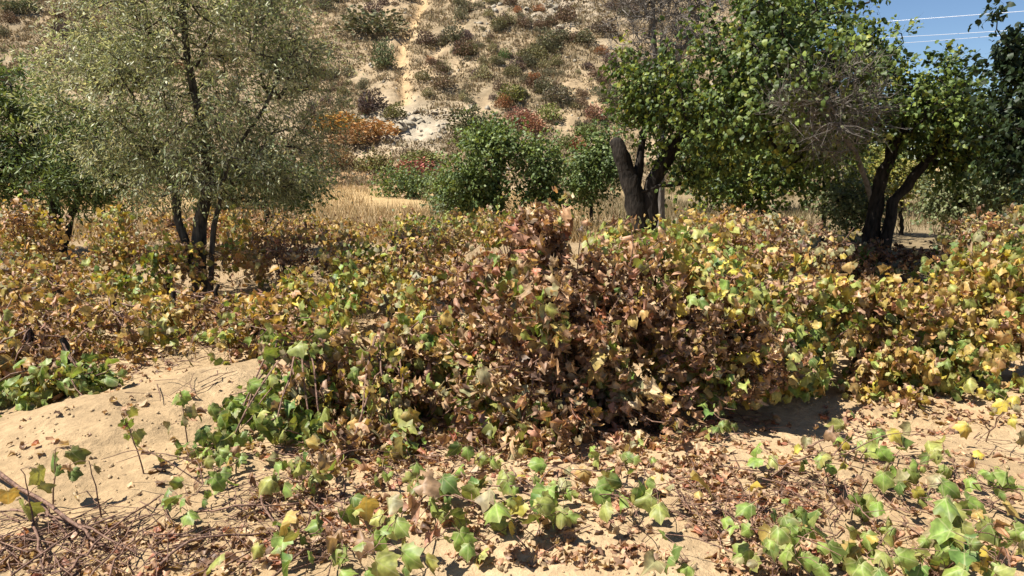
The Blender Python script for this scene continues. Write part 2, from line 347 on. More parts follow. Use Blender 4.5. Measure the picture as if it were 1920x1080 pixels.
COLS = dict(G1=(0.20, 0.29, 0.06), G2=(0.115, 0.18, 0.04), G3=(0.30, 0.33, 0.085), Y1=(0.54, 0.43, 0.07), Y2=(0.47, 0.33, 0.10),
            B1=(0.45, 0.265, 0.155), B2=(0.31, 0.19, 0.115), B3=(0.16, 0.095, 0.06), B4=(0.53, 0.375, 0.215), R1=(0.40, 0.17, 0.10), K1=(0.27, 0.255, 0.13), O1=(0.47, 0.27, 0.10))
DRYSET = {'B1', 'B2', 'B3', 'B4', 'R1'}
leaf_cache = {}
def leaf_mesh(ck, shape):
    key = (ck, shape)
    if key not in leaf_cache:
        dry = ck in DRYSET; T = (ND if dry else NG)[shape % (10 if dry else 8)]; r = np.random.default_rng(abs(hash(ck)) % 999 + shape) if False else np.random.default_rng(sum(map(ord, ck)) * 31 + shape)
        base = np.array(COLS[ck]) * r.uniform(0.8, 1.2) * r.uniform(0.93, 1.07, 3); e = T[2][:, None] * r.uniform(0.0, 0.6)
        C = base * (1 - e) + np.array((0.24, 0.13, 0.06)) * e + base * .22 * (T[2][:, None] < .1) if not dry else base * (1 + 0.25 * (T[2][:, None] - 0.5) * r.normal())
        me = mesh_np('leaf', T[0], T[1], np.clip(C, 0.01, 0.8)); lx = np.ones((len(T[0]), 3), np.float32); lx[:, 2] = 0 if dry else 1; lx[:37, :2] = np.concatenate([OUT, CEN + (OUT[::2] - CEN) * .55, [CEN]]); lx[37:] = 0
        me.attributes.new('leaf_xy', 'FLOAT_VECTOR', 'POINT').data.foreach_set('vector', lx.ravel()); me.materials.append(M_leaf); leaf_cache[key] = me
    return leaf_cache[key]

ORD = ['B3', 'B2', 'R1', 'B1', 'B4', 'O1', 'Y2', 'Y1', 'K1', 'G3', 'G1', 'G2']
def pick_at(pal, p):
    ks = [k for k in ORD if k in pal]; w = np.array([pal[k] for k in ks], float); cw = np.cumsum(w / w.sum()); n = len(p)
    v = vnoise(p[:, 0] * 3.2 + p[:, 1] * 1.7 + 40, p[:, 2] * 3.2 - p[:, 1] * 1.1 + 40, 57); v = np.argsort(np.argsort(v)) / n + 0.42 * rng.normal(size=n)
    u = (np.argsort(np.argsort(v)) + .5) / n; return np.array(ks)[np.minimum(np.searchsorted(cw, u), len(ks) - 1)]
def pick(pal, n):
    ks = list(pal); w = np.array([pal[k] for k in ks], float); return np.array(ks)[rng.choice(len(ks), n, p=w / w.sum())]
def visible_first(pos, size):
    q = proj(pos); cell = {}
    for i in np.argsort(q[:, 2]):
        k = (int(q[i, 0] // 17), int(q[i, 1] // 17)); cell.setdefault(k, []).append(i)
    rank = np.zeros(len(pos))
    for L in cell.values():
        for a, i in enumerate(L): rank[i] = a
    inside = (q[:, 0] > -20) & (q[:, 0] < 1940) & (q[:, 1] > -20) & (q[:, 1] < 1100)
    return np.argsort(rank + (~inside) * 50 - 0.02 * size / q[:, 2] * FPX + rng.uniform(0, 0.5, len(pos)))

def put_leaves(root, base, pos, R, size, cks, nparts, near=True):
    """leaves that show largest become parts named leaf; the rest one joined part named foliage"""
    order = visible_first(pos, size); a = order[:nparts]; b = order[nparts:]
    for i in a:
        o = bpy.data.objects.new('leaf', leaf_mesh(str(cks[i]), int(rng.integers(0, 10)))); col.objects.link(o); o.parent = root
        m = Matrix(R[i].tolist()).to_4x4(); m = Matrix.Translation((pos[i] - base).tolist()) @ m @ Matrix.Scale(float(size[i]), 4); o.matrix_basis = m
    if len(b):
        out = []; off = 0
        dry = np.array([k in DRYSET for k in cks[b]])
        for T, sel in (((MD if near else FD), b[dry]), ((MG if near else FG), b[~dry])):
            if len(sel) == 0: continue
            C = np.array([COLS[k] for k in cks[sel]]) * rng.uniform(0.7, 1.25, (len(sel), 1)) * rng.uniform(0.92, 1.08, (len(sel), 3))
            v, f, c = inst(T, pos[sel] - base, R[sel], size[sel], C, rng.uniform(0, 0.6, len(sel)) ** 2, (0.24, 0.13, 0.06)); out.append((v, f + off, c)); off += len(v)
        me = mesh_np('foliage', np.concatenate([o[0] for o in out]), np.concatenate([o[1] for o in out]), np.concatenate([o[2] for o in out]))
        tag(link('foliage', me, M_leaf, root), kind='stuff')

def vine(label, basepx, d, lobes, n, nparts, pal, size, canes=7, near=True, group='grape vines of the old vineyard', shell=0.5, top_pal=None):
    """lobes: (px, py, d, rx_px, ry_px, depth_m)"""
    bp = P(basepx, 500, d); base = np.array([bp[0], d, float(gz(bp[0], d))])
    root = tag(empty('grape_vine', base), label, 'vine', group)
    L = []
    for (px, py, dd, rx, ry, rd) in lobes:
        s = dd / FPX; L.append((P(px, py, dd), np.array([rx * s, rd, ry * s])))
    w = np.array([r[0] * r[2] for _, r in L]); cnt = (n * w / w.sum()).astype(int) + 1
    pos, outd = [], []
    for (c, r), k in zip(L, cnt):
        u = nrm(rng.normal(size=(k * 3, 3))); rad = rng.uniform(0, 1, (k * 3, 1)) ** (1 / 3 * shell + 0.08)
        wob = 0.68 + 0.75 * vnoise(u[:, 0] * 2.8 + 9 + c[0], u[:, 2] * 2.2 + u[:, 1] * 1.3, 7)[:, None]
        p = c + u * rad * r * wob
        clump = vnoise(p[:, 0] * 6.5 + 50 + basepx * .37, p[:, 2] * 6.5 + p[:, 1] * 4.5, 13)
        keep = np.nonzero((clump + rng.uniform(-0.14, 0.14, 3 * k) > 0.47) & (p[:, 2] > gz(p[:, 0], p[:, 1]) + 0.02))[0][:k]
        pos.append(p[keep]); outd.append(u[keep])
    pos = np.concatenate(pos); outd = np.concatenate(outd); N = len(pos)
    k = 9; tp = np.cumsum(np.concatenate([[[0, 0, -0.05]], rng.normal(0, 0.022, (k - 1, 3)) + [0, 0, 0.055]]), 0); top = tp[-1]; cps = []; zmx = float(np.percentile(pos[:, 2], 97) - base[2])
    for i in range(canes):
        tgt = pos[rng.integers(0, N)] - base; mid = (top + tgt) / 2 + np.array([0, 0, rng.uniform(0.05, 0.35)]) + rng.normal(0, 0.08, 3)
        end = tgt + rng.normal(0, 0.12, 3) * [1, 1, 0.6] + (nrm(tgt - top) * rng.uniform(.15, .4) if rng.uniform() < .6 else 0); end[2] = min(max(end[2], 0.03), zmx + .04); mid[2] = min(mid[2], zmx)
        cps.append(spline([tp[rng.integers(3, k)], mid, tgt, end], 12) + rng.normal(0, 0.008, (12, 3)))
    on = np.nonzero(rng.uniform(size=N) < .42)[0]; cp = np.array(cps)[rng.integers(0, canes, len(on))]; tt_ = rng.uniform(2.5, 10.99, len(on)); ti = tt_.astype(int); ar = np.arange(len(on))
    q = cp[ar, ti] + (cp[ar, ti + 1] - cp[ar, ti]) * (tt_ - ti)[:, None]; pos[on] = q + base + rng.normal(0, .045, (len(on), 3)) + [0, 0, -.01]
    nn = nrm(outd * 0.35 + sun_dir * 0.6 + np.array([0, -0.2, 0]) + 0.55 * rng.normal(size=(N, 3)))
    tt = np.array([0, 0, -0.9]) + outd * 0.3 + 0.6 * rng.normal(size=(N, 3))
    R = frames(tt, nn); sz = size * np.clip(rng.lognormal(-0.08, 0.33, N), 0.4, 1.6)
    stray = rng.uniform(size=N) < 0.07; pos[stray] += (outd[stray] * [1, 1, .6] + [0, 0, .35]) * rng.uniform(.04, .2, (int(stray.sum()), 1))
    pos[:, 2] = np.maximum(pos[:, 2], gz(pos[:, 0], pos[:, 1]) + .03)
    cks = pick_at(pal, pos)
    if top_pal is not None:
        hi = (pos[:, 2] - base[2]) / max(1e-3, (pos[:, 2] - base[2]).max()); sel = rng.uniform(0, 1, N) < sstep(0.45, 0.9, hi)
        cks[sel] = pick_at(top_pal, pos[sel])
    put_leaves(root, base, pos, R, sz, cks, nparts, near)
    v, f = tube(tp, np.linspace(0.034, 0.02, k) * rng.uniform(0.8, 1.2, k), 8, 0.12); link('trunk', mesh_np('trunk', v, f), M_bark, root)
    for pth in cps:
        v, f = tube(pth, np.linspace(0.008, 0.003, 12), 5); link('cane', mesh_np('cane', v, f), M_cane, root)
    return root

PB = dict(B1=28, B2=22, B3=13, B4=22, R1=3, G3=5, Y2=4, K1=5, G1=2)
PM = dict(B1=14, B2=14, B3=8, B4=14, G3=16, Y2=12, Y1=4, G1=9, G2=4, K1=8)
PG = dict(G1=36, G2=30, G3=16, Y1=2, B1=6, B2=5, K1=4)
PY = dict(Y2=22, Y1=14, G3=24, G1=14, B4=8, B1=8, O1=7, B2=8, G2=6)
PO = dict(Y2=18, O1=8, B4=18, B1=14, B2=18, G3=10, Y1=4, B3=12, K1=10)
PR = dict(B2=24, B1=18, R1=14, B3=12, B4=12, O1=10, Y2=8)

# ------------------------------------------------------------------ trees
def tree(name, label, trunk_paths, lobes, ncl, nleaf, T, cols, size, d, M, bark, cat='tree', group=None, sig=0.16, rtip=0.004, droop=0.2, bare=0.0, thin=0.35, twigs=0, hole=0.3, spray=0.3, nsp=5, spr=0.0016):
    """trunk_paths: list of ([(px,py,d)...], r0, r1); first point of the first path is the base"""
    b0 = trunk_paths[0][0][0]; bp = P(*b0); base = np.array([bp[0], bp[1], float(gz(bp[0], bp[1])) - 0.03])
    root = tag(empty(name, base), label, cat, group)
    nodes, par, rmin = [], [], []
    for pth, r0, r1 in trunk_paths:
        w = np.array([P(*q) for q in pth]);
        if pth is trunk_paths[0][0] or abs(w[0][2] - base[2]) < 0.6: w[0][2] = min(w[0][2], base[2])
        s = spline(w, 14) + np.concatenate([[[0, 0, 0]], rng.normal(0, 0.012, (13, 3))]); rr = np.linspace(r0, r1, 14)
        rr = rr * rng.uniform(0.92, 1.08, 14); rr[0] *= 1.25; rr[-1] *= .25
        v, f = tube(s - base, rr, 12, 0.11); link('trunk', mesh_np('trunk', v, f), bark, root)
        for i in range(14):
            par.append(len(nodes) - 1 if i else -1); nodes.append(s[i]); rmin.append(rr[i])
    ntr = len(nodes)
    Ls = []
    for (px, py, dd, rx, ry, rd) in lobes:
        s = dd / FPX; Ls.append((P(px, py, dd), np.array([rx * s, rd, ry * s])))
    w = np.array([r[0] * r[2] * r[1] ** 0.5 for _, r in Ls]); cnt = np.maximum((ncl * w / w.sum()).astype(int), 2); tg = []; tw = []
    for li, ((c, r), k) in enumerate(zip(Ls, cnt)):
        u = nrm(rng.normal(size=(k * 4, 3))); rad = rng.uniform(0, 1, (k * 4, 1)) ** thin
        wob = 0.72 + 0.6 * vnoise(u[:, 0] * 2 + li * 3.1, u[:, 2] * 2 + u[:, 1], 23)[:, None]
        p = c + u * rad * r * wob; keep = np.nonzero((vnoise(p[:, 0] * 1.7, p[:, 2] * 1.7 + p[:, 1], 29) > hole) & (p[:, 2] > 0.25))[0][:k]; tg.append(p[keep])
    tg = np.concatenate(tg)
    arr = np.zeros((ntr + len(tg) * 12, 3)); arr[:ntr] = nodes; par = par + [0] * (len(arr) - ntr); n = ntr
    dist = np.min(np.linalg.norm(tg[:, None] - arr[None, :ntr], axis=-1), 1); tips = []
    usable = np.zeros(len(arr), bool)
    ofs = 0
    for _ in trunk_paths:
        usable[ofs + 6:ofs + 14] = True; ofs += 14
    for k in np.argsort(dist):
        t = tg[k]; dd = np.linalg.norm(arr[:n] - t, axis=1) + np.where(usable[:n], 0, 99) + 0.5 * np.maximum(arr[:n, 2] - t[2], 0); j = int(np.argmin(dd)); m = int(np.clip(math.ceil(np.linalg.norm(arr[j] - t) / 0.22), 1, 9))
        q = arr[j]; pj = j; jit = rng.normal(0, 0.03, 3)
        for a in range(1, m + 1):
            f_ = a / m; pt = q * (1 - f_) + t * f_ + np.array([0, 0, 0.10]) * math.sin(f_ * math.pi) * np.linalg.norm(q - t) + jit * math.sin(f_ * math.pi) * 2 + rng.normal(0, 0.012, 3)
            arr[n] = pt; par[n] = pj; usable[n] = True; pj = n; n += 1
        tips.append(pj)
    cntd = np.zeros(n); cntd[tips] = 1
    for i in range(n - 1, ntr - 1, -1): cntd[par[i]] += cntd[i]
    rad = rtip * np.sqrt(np.maximum(cntd, 1)); child = {}
    for i in range(ntr, n): child.setdefault(par[i], []).append(i)
    parts = []; stack = [(p, c_) for p in range(ntr) for c_ in child.get(p, [])]
    while stack:
        p, c_ = stack.pop(); chain = [p, c_]; cur = c_
        while cur in child:
            ch = sorted(child[cur], key=lambda i: -cntd[i]); stack += [(cur, o_) for o_ in ch[1:]]; cur = ch[0]; chain.append(cur)
        r = rad[chain].copy(); r[0] = r[1] * 1.1; r = np.minimum(r, max(rmin) * 0.8); r[-1] *= 0.5
        parts.append(tube(arr[chain] - base, r, 6 if r[1] > 0.02 else 4))
    cen = tg.mean(0)
    if twigs:
        tp = rng.integers(0, len(tips), twigs); p0 = arr[np.array(tips)[tp]]; dr = nrm(nrm(p0 - cen) * 0.5 + rng.normal(0, 0.6, (twigs, 3)) + [0, 0, 0.25]); ln = rng.uniform(0.15, 0.5, twigs)
        for a in range(twigs):
            q = p0[a]; s3 = np.stack([q, q + dr[a] * ln[a] * .5 + rng.normal(0, .02, 3), q + dr[a] * ln[a] + rng.normal(0, .03, 3)]); parts.append(tube(s3 - base, np.array([.0045, .0032, .002]) * d / 10, 3))
    sp = []
    BR = (parts, sp, base, bark, root)
    v, f = cat_vf(parts); tag(link('branches', mesh_np('branches', v, f), bark, root), kind='stuff')
    if nleaf:
        nt_ = len(tips); tpp = np.repeat(arr[np.array(tips)], nsp, 0); sd_ = nrm(nrm(tpp - cen) * .5 + rng.normal(0, .75, (len(tpp), 3)) + [0, 0, .15]); sl = spray * rng.uniform(.4, 1.3, (len(tpp), 1)) * d / 10
        tpp = tpp + rng.normal(0, sig * .5, tpp.shape); sag = np.array([0, 0, -droop * .5])
        for a in range(len(tpp)):
            q = tpp[a]; sp.append(tube(np.stack([q, q + sd_[a] * sl[a] * .5 + sag * sl[a] * .25, q + sd_[a] * sl[a] + sag * sl[a]]) - base, np.array([spr, spr * .8, spr * .4]), 3))
        k5 = rng.integers(0, len(tpp), nleaf); k = k5 // nsp; u = rng.uniform(.02, 1.05, (nleaf, 1)); pos = tpp[k5] + sd_[k5] * sl[k5] * u + sag * sl[k5] * u * u + rng.normal(0, sig * .27, (nleaf, 3))
        keep = pos[:, 2] > gz(pos[:, 0], pos[:, 1]) + 0.05; pos = pos[keep]; k = k[keep]; N = len(pos); od = nrm(pos - cen)
        tt = od * 0.2 + sd_[k5[keep]] * .6 + rng.normal(0, 0.6, (N, 3)) + [0, 0, -droop]; nn = od * 0.3 + rng.normal(0, 0.55, (N, 3)) + sun_dir * 0.65
        names = list(cols); ww = np.array([cols[c_] for c_ in names], float); ci = rng.choice(len(names), len(tips), p=ww / ww.sum())[k]
        alt = rng.uniform(size=N) < 0.4; ci[alt] = rng.choice(len(names), int(alt.sum()), p=ww / ww.sum())
        C = np.array(names)[ci] * rng.uniform(0.7, 1.3, (N, 1))
        v, f, c = inst(T, pos - base, frames(tt, nn), size * rng.uniform(0.65, 1.25, N), C)
        tag(link('crown', mesh_np('crown', v, f, c, smooth=False), M, root), kind='stuff')
        v, f = cat_vf(sp); tag(link('twigs', mesh_np('twigs', v, f), bark, root), kind='stuff')
    return root

SIL = {(0.37, 0.385, 0.21): 5, (0.28, 0.31, 0.155): 4, (0.48, 0.48, 0.31): 3, (0.19, 0.235, 0.10): 3, (0.5, 0.47, 0.25): 1}
GRN = {(0.125, 0.175, 0.055): 5, (0.08, 0.12, 0.036): 4, (0.19, 0.235, 0.08): 3}
APR = {(0.085, 0.125, 0.027): 5, (0.045, 0.075, 0.018): 4, (0.17, 0.215, 0.045): 3, (0.29, 0.29, 0.055): 1}
DRK = {(0.022, 0.038, 0.014): 5, (0.032, 0.05, 0.018): 3}  # near-black leaf colours carry the shade of the right-edge tree
YEL = {(0.28, 0.25, 0.055): 4, (0.2, 0.22, 0.05): 3}
GGR = {(0.17, 0.195, 0.085): 4, (0.12, 0.15, 0.065): 3, (0.22, 0.22, 0.11): 2}

tree('oleaster_tree', 'silvery olive-leaved tree with dark forked trunk rising from the vines', [
     ([(378, 570, 8.9), (372, 480, 8.9), (380, 400, 8.9), (388, 300, 8.9), (372, 190, 8.9), (345, 60, 8.9), (335, -60, 8.9)], 0.10, 0.022),
     ([(372, 480, 8.9), (335, 400, 8.95), (315, 330, 9.1), (275, 240, 9.2), (230, 150, 9.3)], 0.055, 0.016),
     ([(392, 575, 8.7), (398, 480, 8.7), (408, 380, 8.7), (440, 280, 8.6), (500, 190, 8.6), (530, 110, 8.6)], 0.035, 0.015)],
     [(370, 100, 8.9, 190, 190, 1.2), (250, 200, 9.0, 140, 130, 1.0), (500, 190, 8.8, 120, 150, 1.0), (390, 300, 8.8, 190, 70, 1.0), (180, 120, 9.2, 110, 70, 0.7), (480, 60, 8.9, 110, 120, 0.9), (530, 300, 8.7, 95, 85, 0.8), (260, 310, 8.9, 130, 70, .8), (440, 340, 8.7, 120, 45, .7), (250, 30, 9, 110, 120, 0.9), (380, -90, 9, 180, 110, 1.1), (100, 110, 9.3, 60, 50, .5), (600, 250, 8.8, 40, 60, .4)],
     1300, 54000, WILLOW, SIL, 0.060, 8.9, M_silver, M_bark2, sig=0.10, rtip=0.0026, droop=0.35, twigs=150, hole=0.30, spray=.36, nsp=6)
tree('orchard_tree', 'broad dark green tree behind the vines, cut by the left edge', [
     ([(110, 470, 13.5), (105, 400, 13.5), (80, 300, 13.5), (60, 230, 13.5)], 0.11, 0.04), ([(105, 420, 13.5), (160, 340, 13.4), (200, 280, 13.3)], 0.07, 0.03)],
     [(40, 260, 13.6, 130, 105, 1.3), (-90, 240, 13.8, 130, 120, 1.4), (150, 290, 13.3, 130, 95, 1.2), (90, 335, 13.0, 170, 55, 1.0), (240, 330, 12.8, 90, 55, .8), (15, 195, 13.6, 70, 60, .8), (-20, 350, 13.0, 110, 40, .8)],
     560, 26000, WILLOW, GRN, 0.115, 13.5, M_tree, M_bark, sig=0.15, rtip=0.005)
tree('leafy_bush', 'low dense green bush directly behind the silvery tree trunk', [
     ([(500, 440, 13.8), (500, 390, 13.8), (505, 350, 13.8)], 0.05, 0.02)],
     [(500, 340, 13.8, 90, 48, .8), (430, 360, 13.7, 60, 40, .6), (555, 350, 13.8, 40, 35, .5)], 150, 6500, ROUND, GRN, 0.07, 13.8, M_tree, M_bark, cat='bush', sig=0.12)
tree('apricot_tree', 'large leaning fruit tree with black V-shaped trunk behind the brown vine', [
     ([(1205, 480, 13), (1200, 420, 13), (1183, 350, 13), (1162, 285, 13), (1152, 255, 13)], 0.24, 0.09),
     ([(1208, 480, 13), (1215, 400, 13), (1232, 330, 13), (1275, 260, 13), (1330, 205, 12.6), (1400, 150, 11.6), (1480, 90, 10.6)], 0.17, 0.05),
     ([(1195, 420, 13), (1195, 340, 13.1), (1205, 250, 13.2), (1235, 160, 13.2), (1250, 80, 13.2)], 0.09, 0.03)],
     [(1225, 180, 13, 70, 60, .9), (1340, 150, 12.0, 105, 70, 1.4), (1450, 70, 10.7, 120, 85, 1.3), (1290, 240, 12.9, 75, 50, .8), (1390, 205, 11.3, 110, 90, 1.3), (1175, 150, 13, 35, 50, .5), (1520, 20, 12.6, 85, 55, .9), (1420, 20, 13, 75, 50, .9), (1330, 310, 12.7, 70, 45, .7), (1490, -40, 12.9, 110, 50, 1.2), (1500, 150, 10.3, 105, 85, 1.2), (1180, 190, 13.2, 36, 38, .5), (1490, 270, 12.6, 80, 45, .8)],
     720, 20000, ROUND, APR, 0.085, 13, M_tree, M_bark, sig=0.125, rtip=0.006, droop=0.5, hole=.36)
tree('apricot_tree', 'fruit tree with two slanting bare stems over a dark shadow', [
     ([(1632, 520, 12), (1636, 430, 12), (1648, 350, 12), (1672, 290, 12), (1690, 240, 12)], 0.13, 0.07),
     ([(1655, 520, 11.9), (1668, 400, 11.9), (1705, 340, 11.9), (1750, 290, 11.9), (1790, 240, 11.8)], 0.10, 0.06)],
     [(1790, 235, 11.8, 95, 70, 1.1), (1690, 185, 12, 110, 70, 1.2), (1845, 250, 11.8, 45, 65, .7), (1600, 130, 12.1, 75, 55, .9), (1770, 160, 12, 60, 35, .6), (1620, 220, 11.6, 80, 60, .8), (1810, 310, 11.7, 60, 40, .6), (1640, 85, 12, 40, 40, .5), (1770, 105, 12, 14, 26, .2), (1560, 250, 11.6, 60, 50, .7)],
     480, 11500, ROUND, {**APR, (0.16, 0.22, 0.05): 3}, 0.08, 12, M_tree, M_bark, sig=0.12, rtip=0.006, droop=0.5, twigs=60, hole=.38)
tree('dead_tree', 'bare grey dry tree with fine twigs above the black V trunk', [
     ([(1240, 440, 17), (1240, 300, 17), (1232, 150, 17), (1225, 60, 17), (1222, -40, 17)], 0.10, 0.04), ([(1238, 250, 17), (1270, 120, 17), (1310, 40, 17)], 0.06, 0.03)],
     [(1220, 60, 17, 70, 80, 1.0), (1290, 40, 17, 80, 70, 1.0), (1240, -40, 17, 110, 70, 1.0)], 420, 0, ROUND, APR, 0.05, 17, M_tree, M_twig, sig=0.1, rtip=0.006, twigs=2600)
tree('dead_tree', 'grey leafless twiggy tree between the two fruit tree crowns', [
     ([(1645, 500, 12.3), (1640, 400, 12.2), (1610, 300, 11.6), (1565, 230, 10.6), (1540, 180, 9.9)], 0.05, 0.025)],
     [(1545, 190, 9.6, 85, 70, .4), (1600, 185, 10.0, 60, 60, .5), (1560, 250, 9.8, 60, 45, .4)], 240, 400, ROUND, GGR, 0.06, 10, M_tree, M_twig, sig=0.1, rtip=0.003, twigs=900)
tree('walnut_tree', 'nearly black tree cut by the right edge, shade put into its leaf colours', [
     ([(2010, 560, 9.5), (2000, 430, 9.5), (1980, 300, 9.5), (1960, 180, 9.5), (1950, 80, 9.5)], 0.14, 0.05)],
     [(1930, 220, 9.5, 62, 120, .8), (1960, 130, 9.5, 90, 80, .8), (2040, 200, 9.5, 110, 180, 1.0), (1925, 320, 9.5, 45, 40, .5), (1900, 100, 9.5, 35, 30, .3), (1862, 32, 9.4, 22, 14, .15)],
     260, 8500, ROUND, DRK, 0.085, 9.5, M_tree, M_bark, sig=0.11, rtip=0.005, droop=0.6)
tree('leafy_bush', 'rounded glossy green bush standing in front of the hill', [
     ([(945, 450, 17), (942, 400, 17), (935, 340, 17), (925, 290, 17)], 0.05, 0.02), ([(946, 440, 17), (985, 370, 17), (1005, 320, 17)], 0.03, 0.015)],
     [(940, 310, 17, 90, 60, 1.0), (935, 272, 17, 50, 38, .6), (895, 345, 17, 65, 50, .8), (1005, 320, 17, 42, 50, .6), (960, 365, 17, 90, 45, .8)], 300, 13000, ROUND, {**GRN, (.17, .23, .06): 3}, 0.085, 17, M_tree, M_bark, cat='bush', sig=0.13)
for label, bx, d, lobes, cols, n, sz in [
    ('green bush beside the black V trunk, on its hill side', 1110, 20, [(1118, 320, 20, 42, 50, .9), (1085, 350, 20, 32, 22, .6), (1130, 285, 20, 28, 38, .5)], GRN, 6000, .09),
    ('small round green bush at the edge of the dry meadow', 765, 34, [(765, 348, 34, 42, 20, 1.0)], GRN, 2600, .13),
    ('feathery olive bush touching the rounded glossy bush', 855, 22, [(850, 365, 22, 34, 24, .8), (832, 372, 22, 22, 16, .6)], GGR, 4500, .09),
    ('dark green low bush in the shade under the leaning fruit tree', 1430, 15, [(1425, 330, 15, 65, 55, .8), (1375, 345, 15, 50, 40, .6)], APR, 6000, .085),
    ('tall leafy bush between the dark low bush and the slanting stems', 1545, 16, [(1545, 290, 16, 60, 70, .8), (1500, 270, 16, 70, 60, .8), (1560, 340, 16, 40, 30, .5)], {**APR, (0.2, 0.24, 0.05): 3}, 5500, .085),
    ('small yellow-green bush seen between the two slanting stems', 1690, 17, [(1690, 345, 17, 40, 28, .6), (1660, 320, 17, 30, 40, .5)], YEL, 2200, .08),
    ('grey-green feathery bush on dry grass beside the slanting stems', 1800, 15, [(1800, 365, 15, 65, 35, .7), (1830, 335, 15, 40, 40, .5)], GGR, 4500, .075),
    ('small yellow-brown bush at the right edge behind the vines', 1905, 15, [(1905, 385, 15, 40, 28, .5)], YEL, 1800, .075),
    ('dark green bush at the foot of the double slanting stems', 1600, 13.5, [(1598, 385, 13.5, 38, 40, .5)], GGR, 2600, .07),
    ('bushy green tree far behind the slanting stems', 1740, 24, [(1740, 270, 24, 130, 80, 1.6), (1600, 290, 24, 100, 60, 1.4), (1850, 290, 24, 90, 60, 1.2)], GRN, 7000, .14),
    ('bushy dark tree far behind the leaning fruit tree', 1400, 25, [(1400, 250, 25, 120, 80, 1.6), (1310, 290, 25, 70, 50, 1.2)], GRN, 6500, .14)]:
    pb = proj(np.array([P(bx, 300, d)[0], d, 0.0])); kind = 'leafy_bush' if 'tree far' not in label else 'background_tree'
    tree(kind, label, [([(bx, pb[1], d), (bx, (pb[1] * .5 + lobes[0][1] * .5), d), (lobes[0][0], lobes[0][1], d)], 0.05 if kind == 'leafy_bush' else .14, 0.02)], lobes, 110, n, ROUND, cols, sz, d, M_tree, M_bark, cat='bush' if kind == 'leafy_bush' else 'tree', sig=0.014 * d * 0.6)

# ------------------------------------------------------------------ vines
vine('big mound of curled dry brown leaves, the largest vine in the middle', 1090, 5.0,
     [(1075, 510, 4.9, 130, 130, .45), (1000, 640, 4.75, 150, 140, .5), (1170, 650, 4.75, 170, 140, .5), (1065, 468, 5.0, 105, 60, .35), (1170, 510, 5.0, 90, 70, .4), (1120, 620, 5.0, 130, 110, .4), (1080, 740, 4.55, 220, 80, .4), (1060, 810, 4.25, 260, 35, .3), (930, 560, 4.9, 80, 80, .3)],
     8600, 300, PB, 0.064, canes=84, shell=0.85)
vine('vine with mixed brown and pale green leaves beside the big brown mound', 760, 5.1,
     [(740, 700, 4.8, 140, 75, .4), (670, 740, 4.6, 120, 70, .35), (810, 640, 5.0, 80, 60, .35), (770, 780, 4.4, 150, 55, .3), (700, 830, 4.1, 120, 35, .25)],
     2300, 290, PM, 0.066, canes=36)
vine('low green-leaved vine edging the bare sand mound', 540, 4.75,
     [(560, 690, 4.7, 70, 80, .25), (520, 760, 4.5, 60, 50, .22), (480, 810, 4.2, 70, 40, .2), (620, 790, 4.3, 60, 50, .2)], 620, 220, {**PG, 'G3': 24, 'B1': 10}, 0.07, canes=16)
vine('drying vine with tangled stems to the right of the big brown mound', 1330, 5.1,
     [(1330, 640, 4.9, 120, 130, .4), (1400, 575, 5.3, 120, 90, .4), (1300, 535, 5.4, 90, 75, .4), (1420, 690, 4.8, 90, 80, .35)],
     3800, 270, dict(B1=18, B2=16, B3=10, B4=14, Y2=12, G3=12, Y1=5, G1=6, K1=6), 0.06, canes=60, top_pal=PY)
vine('yellow-green vine in front of the dark tree shadow', 1600, 5.7,
     [(1580, 600, 5.6, 130, 90, .45), (1690, 600, 5.8, 120, 80, .45), (1530, 680, 5.3, 90, 70, .35), (1660, 690, 5.4, 120, 60, .4)], 4200, 270, PY, 0.06, canes=16)
vine('yellow and orange vine filling the right edge of the picture', 1840, 5.6,
     [(1830, 600, 5.6, 120, 100, .45), (1900, 560, 5.6, 80, 110, .4), (1800, 690, 5.3, 120, 60, .4), (1920, 680, 5.3, 60, 80, .35)], 4200, 270, {**PY, 'O1': 14, 'Y1': 16}, 0.06, canes=14)
vine('tall brown-leaved vine at the right edge above the yellow one', 1890, 7.6,
     [(1880, 460, 7.6, 80, 60, .4), (1830, 500, 7.4, 80, 40, .4), (1940, 430, 7.6, 60, 60, .4)], 1300, 120, dict(B2=18, B3=12, B1=10, G3=12, G2=10, K1=10, Y2=8), 0.07, canes=8, near=False)
vine('pale yellow vine behind the big brown mound, near the black trunk', 1260, 7.0,
     [(1260, 472, 7.0, 110, 42, .4), (1180, 455, 7.4, 80, 28, .4), (1370, 480, 6.8, 100, 44, .4)], 1900, 130, {**PY, 'B4': 16, 'B1': 14}, 0.066, canes=10, near=False)
vine('grey-brown withered vine at the left rim of the dark shadow', 1470, 8.2,
     [(1450, 460, 8.2, 90, 40, .5), (1520, 480, 7.8, 60, 35, .4), (1400, 440, 8.6, 80, 35, .4)], 1200, 90, dict(B2=14, B3=14, B4=14, K1=16, Y2=6, B1=8), 0.064, canes=12, near=False)
vine('added vine with darkened leaves standing in for the deep tree shadow behind the yellow vine', 1640, 10.3,
     [(1640, 490, 10.3, 100, 32, .6), (1570, 480, 10.6, 60, 30, .5), (1720, 495, 10.0, 70, 25, .5)], 1500, 60, dict(B3=60, B2=20, K1=6, G2=8), 0.075, canes=12, near=False)  # added low vine; its dark leaf colours paint the tree shadow deeper
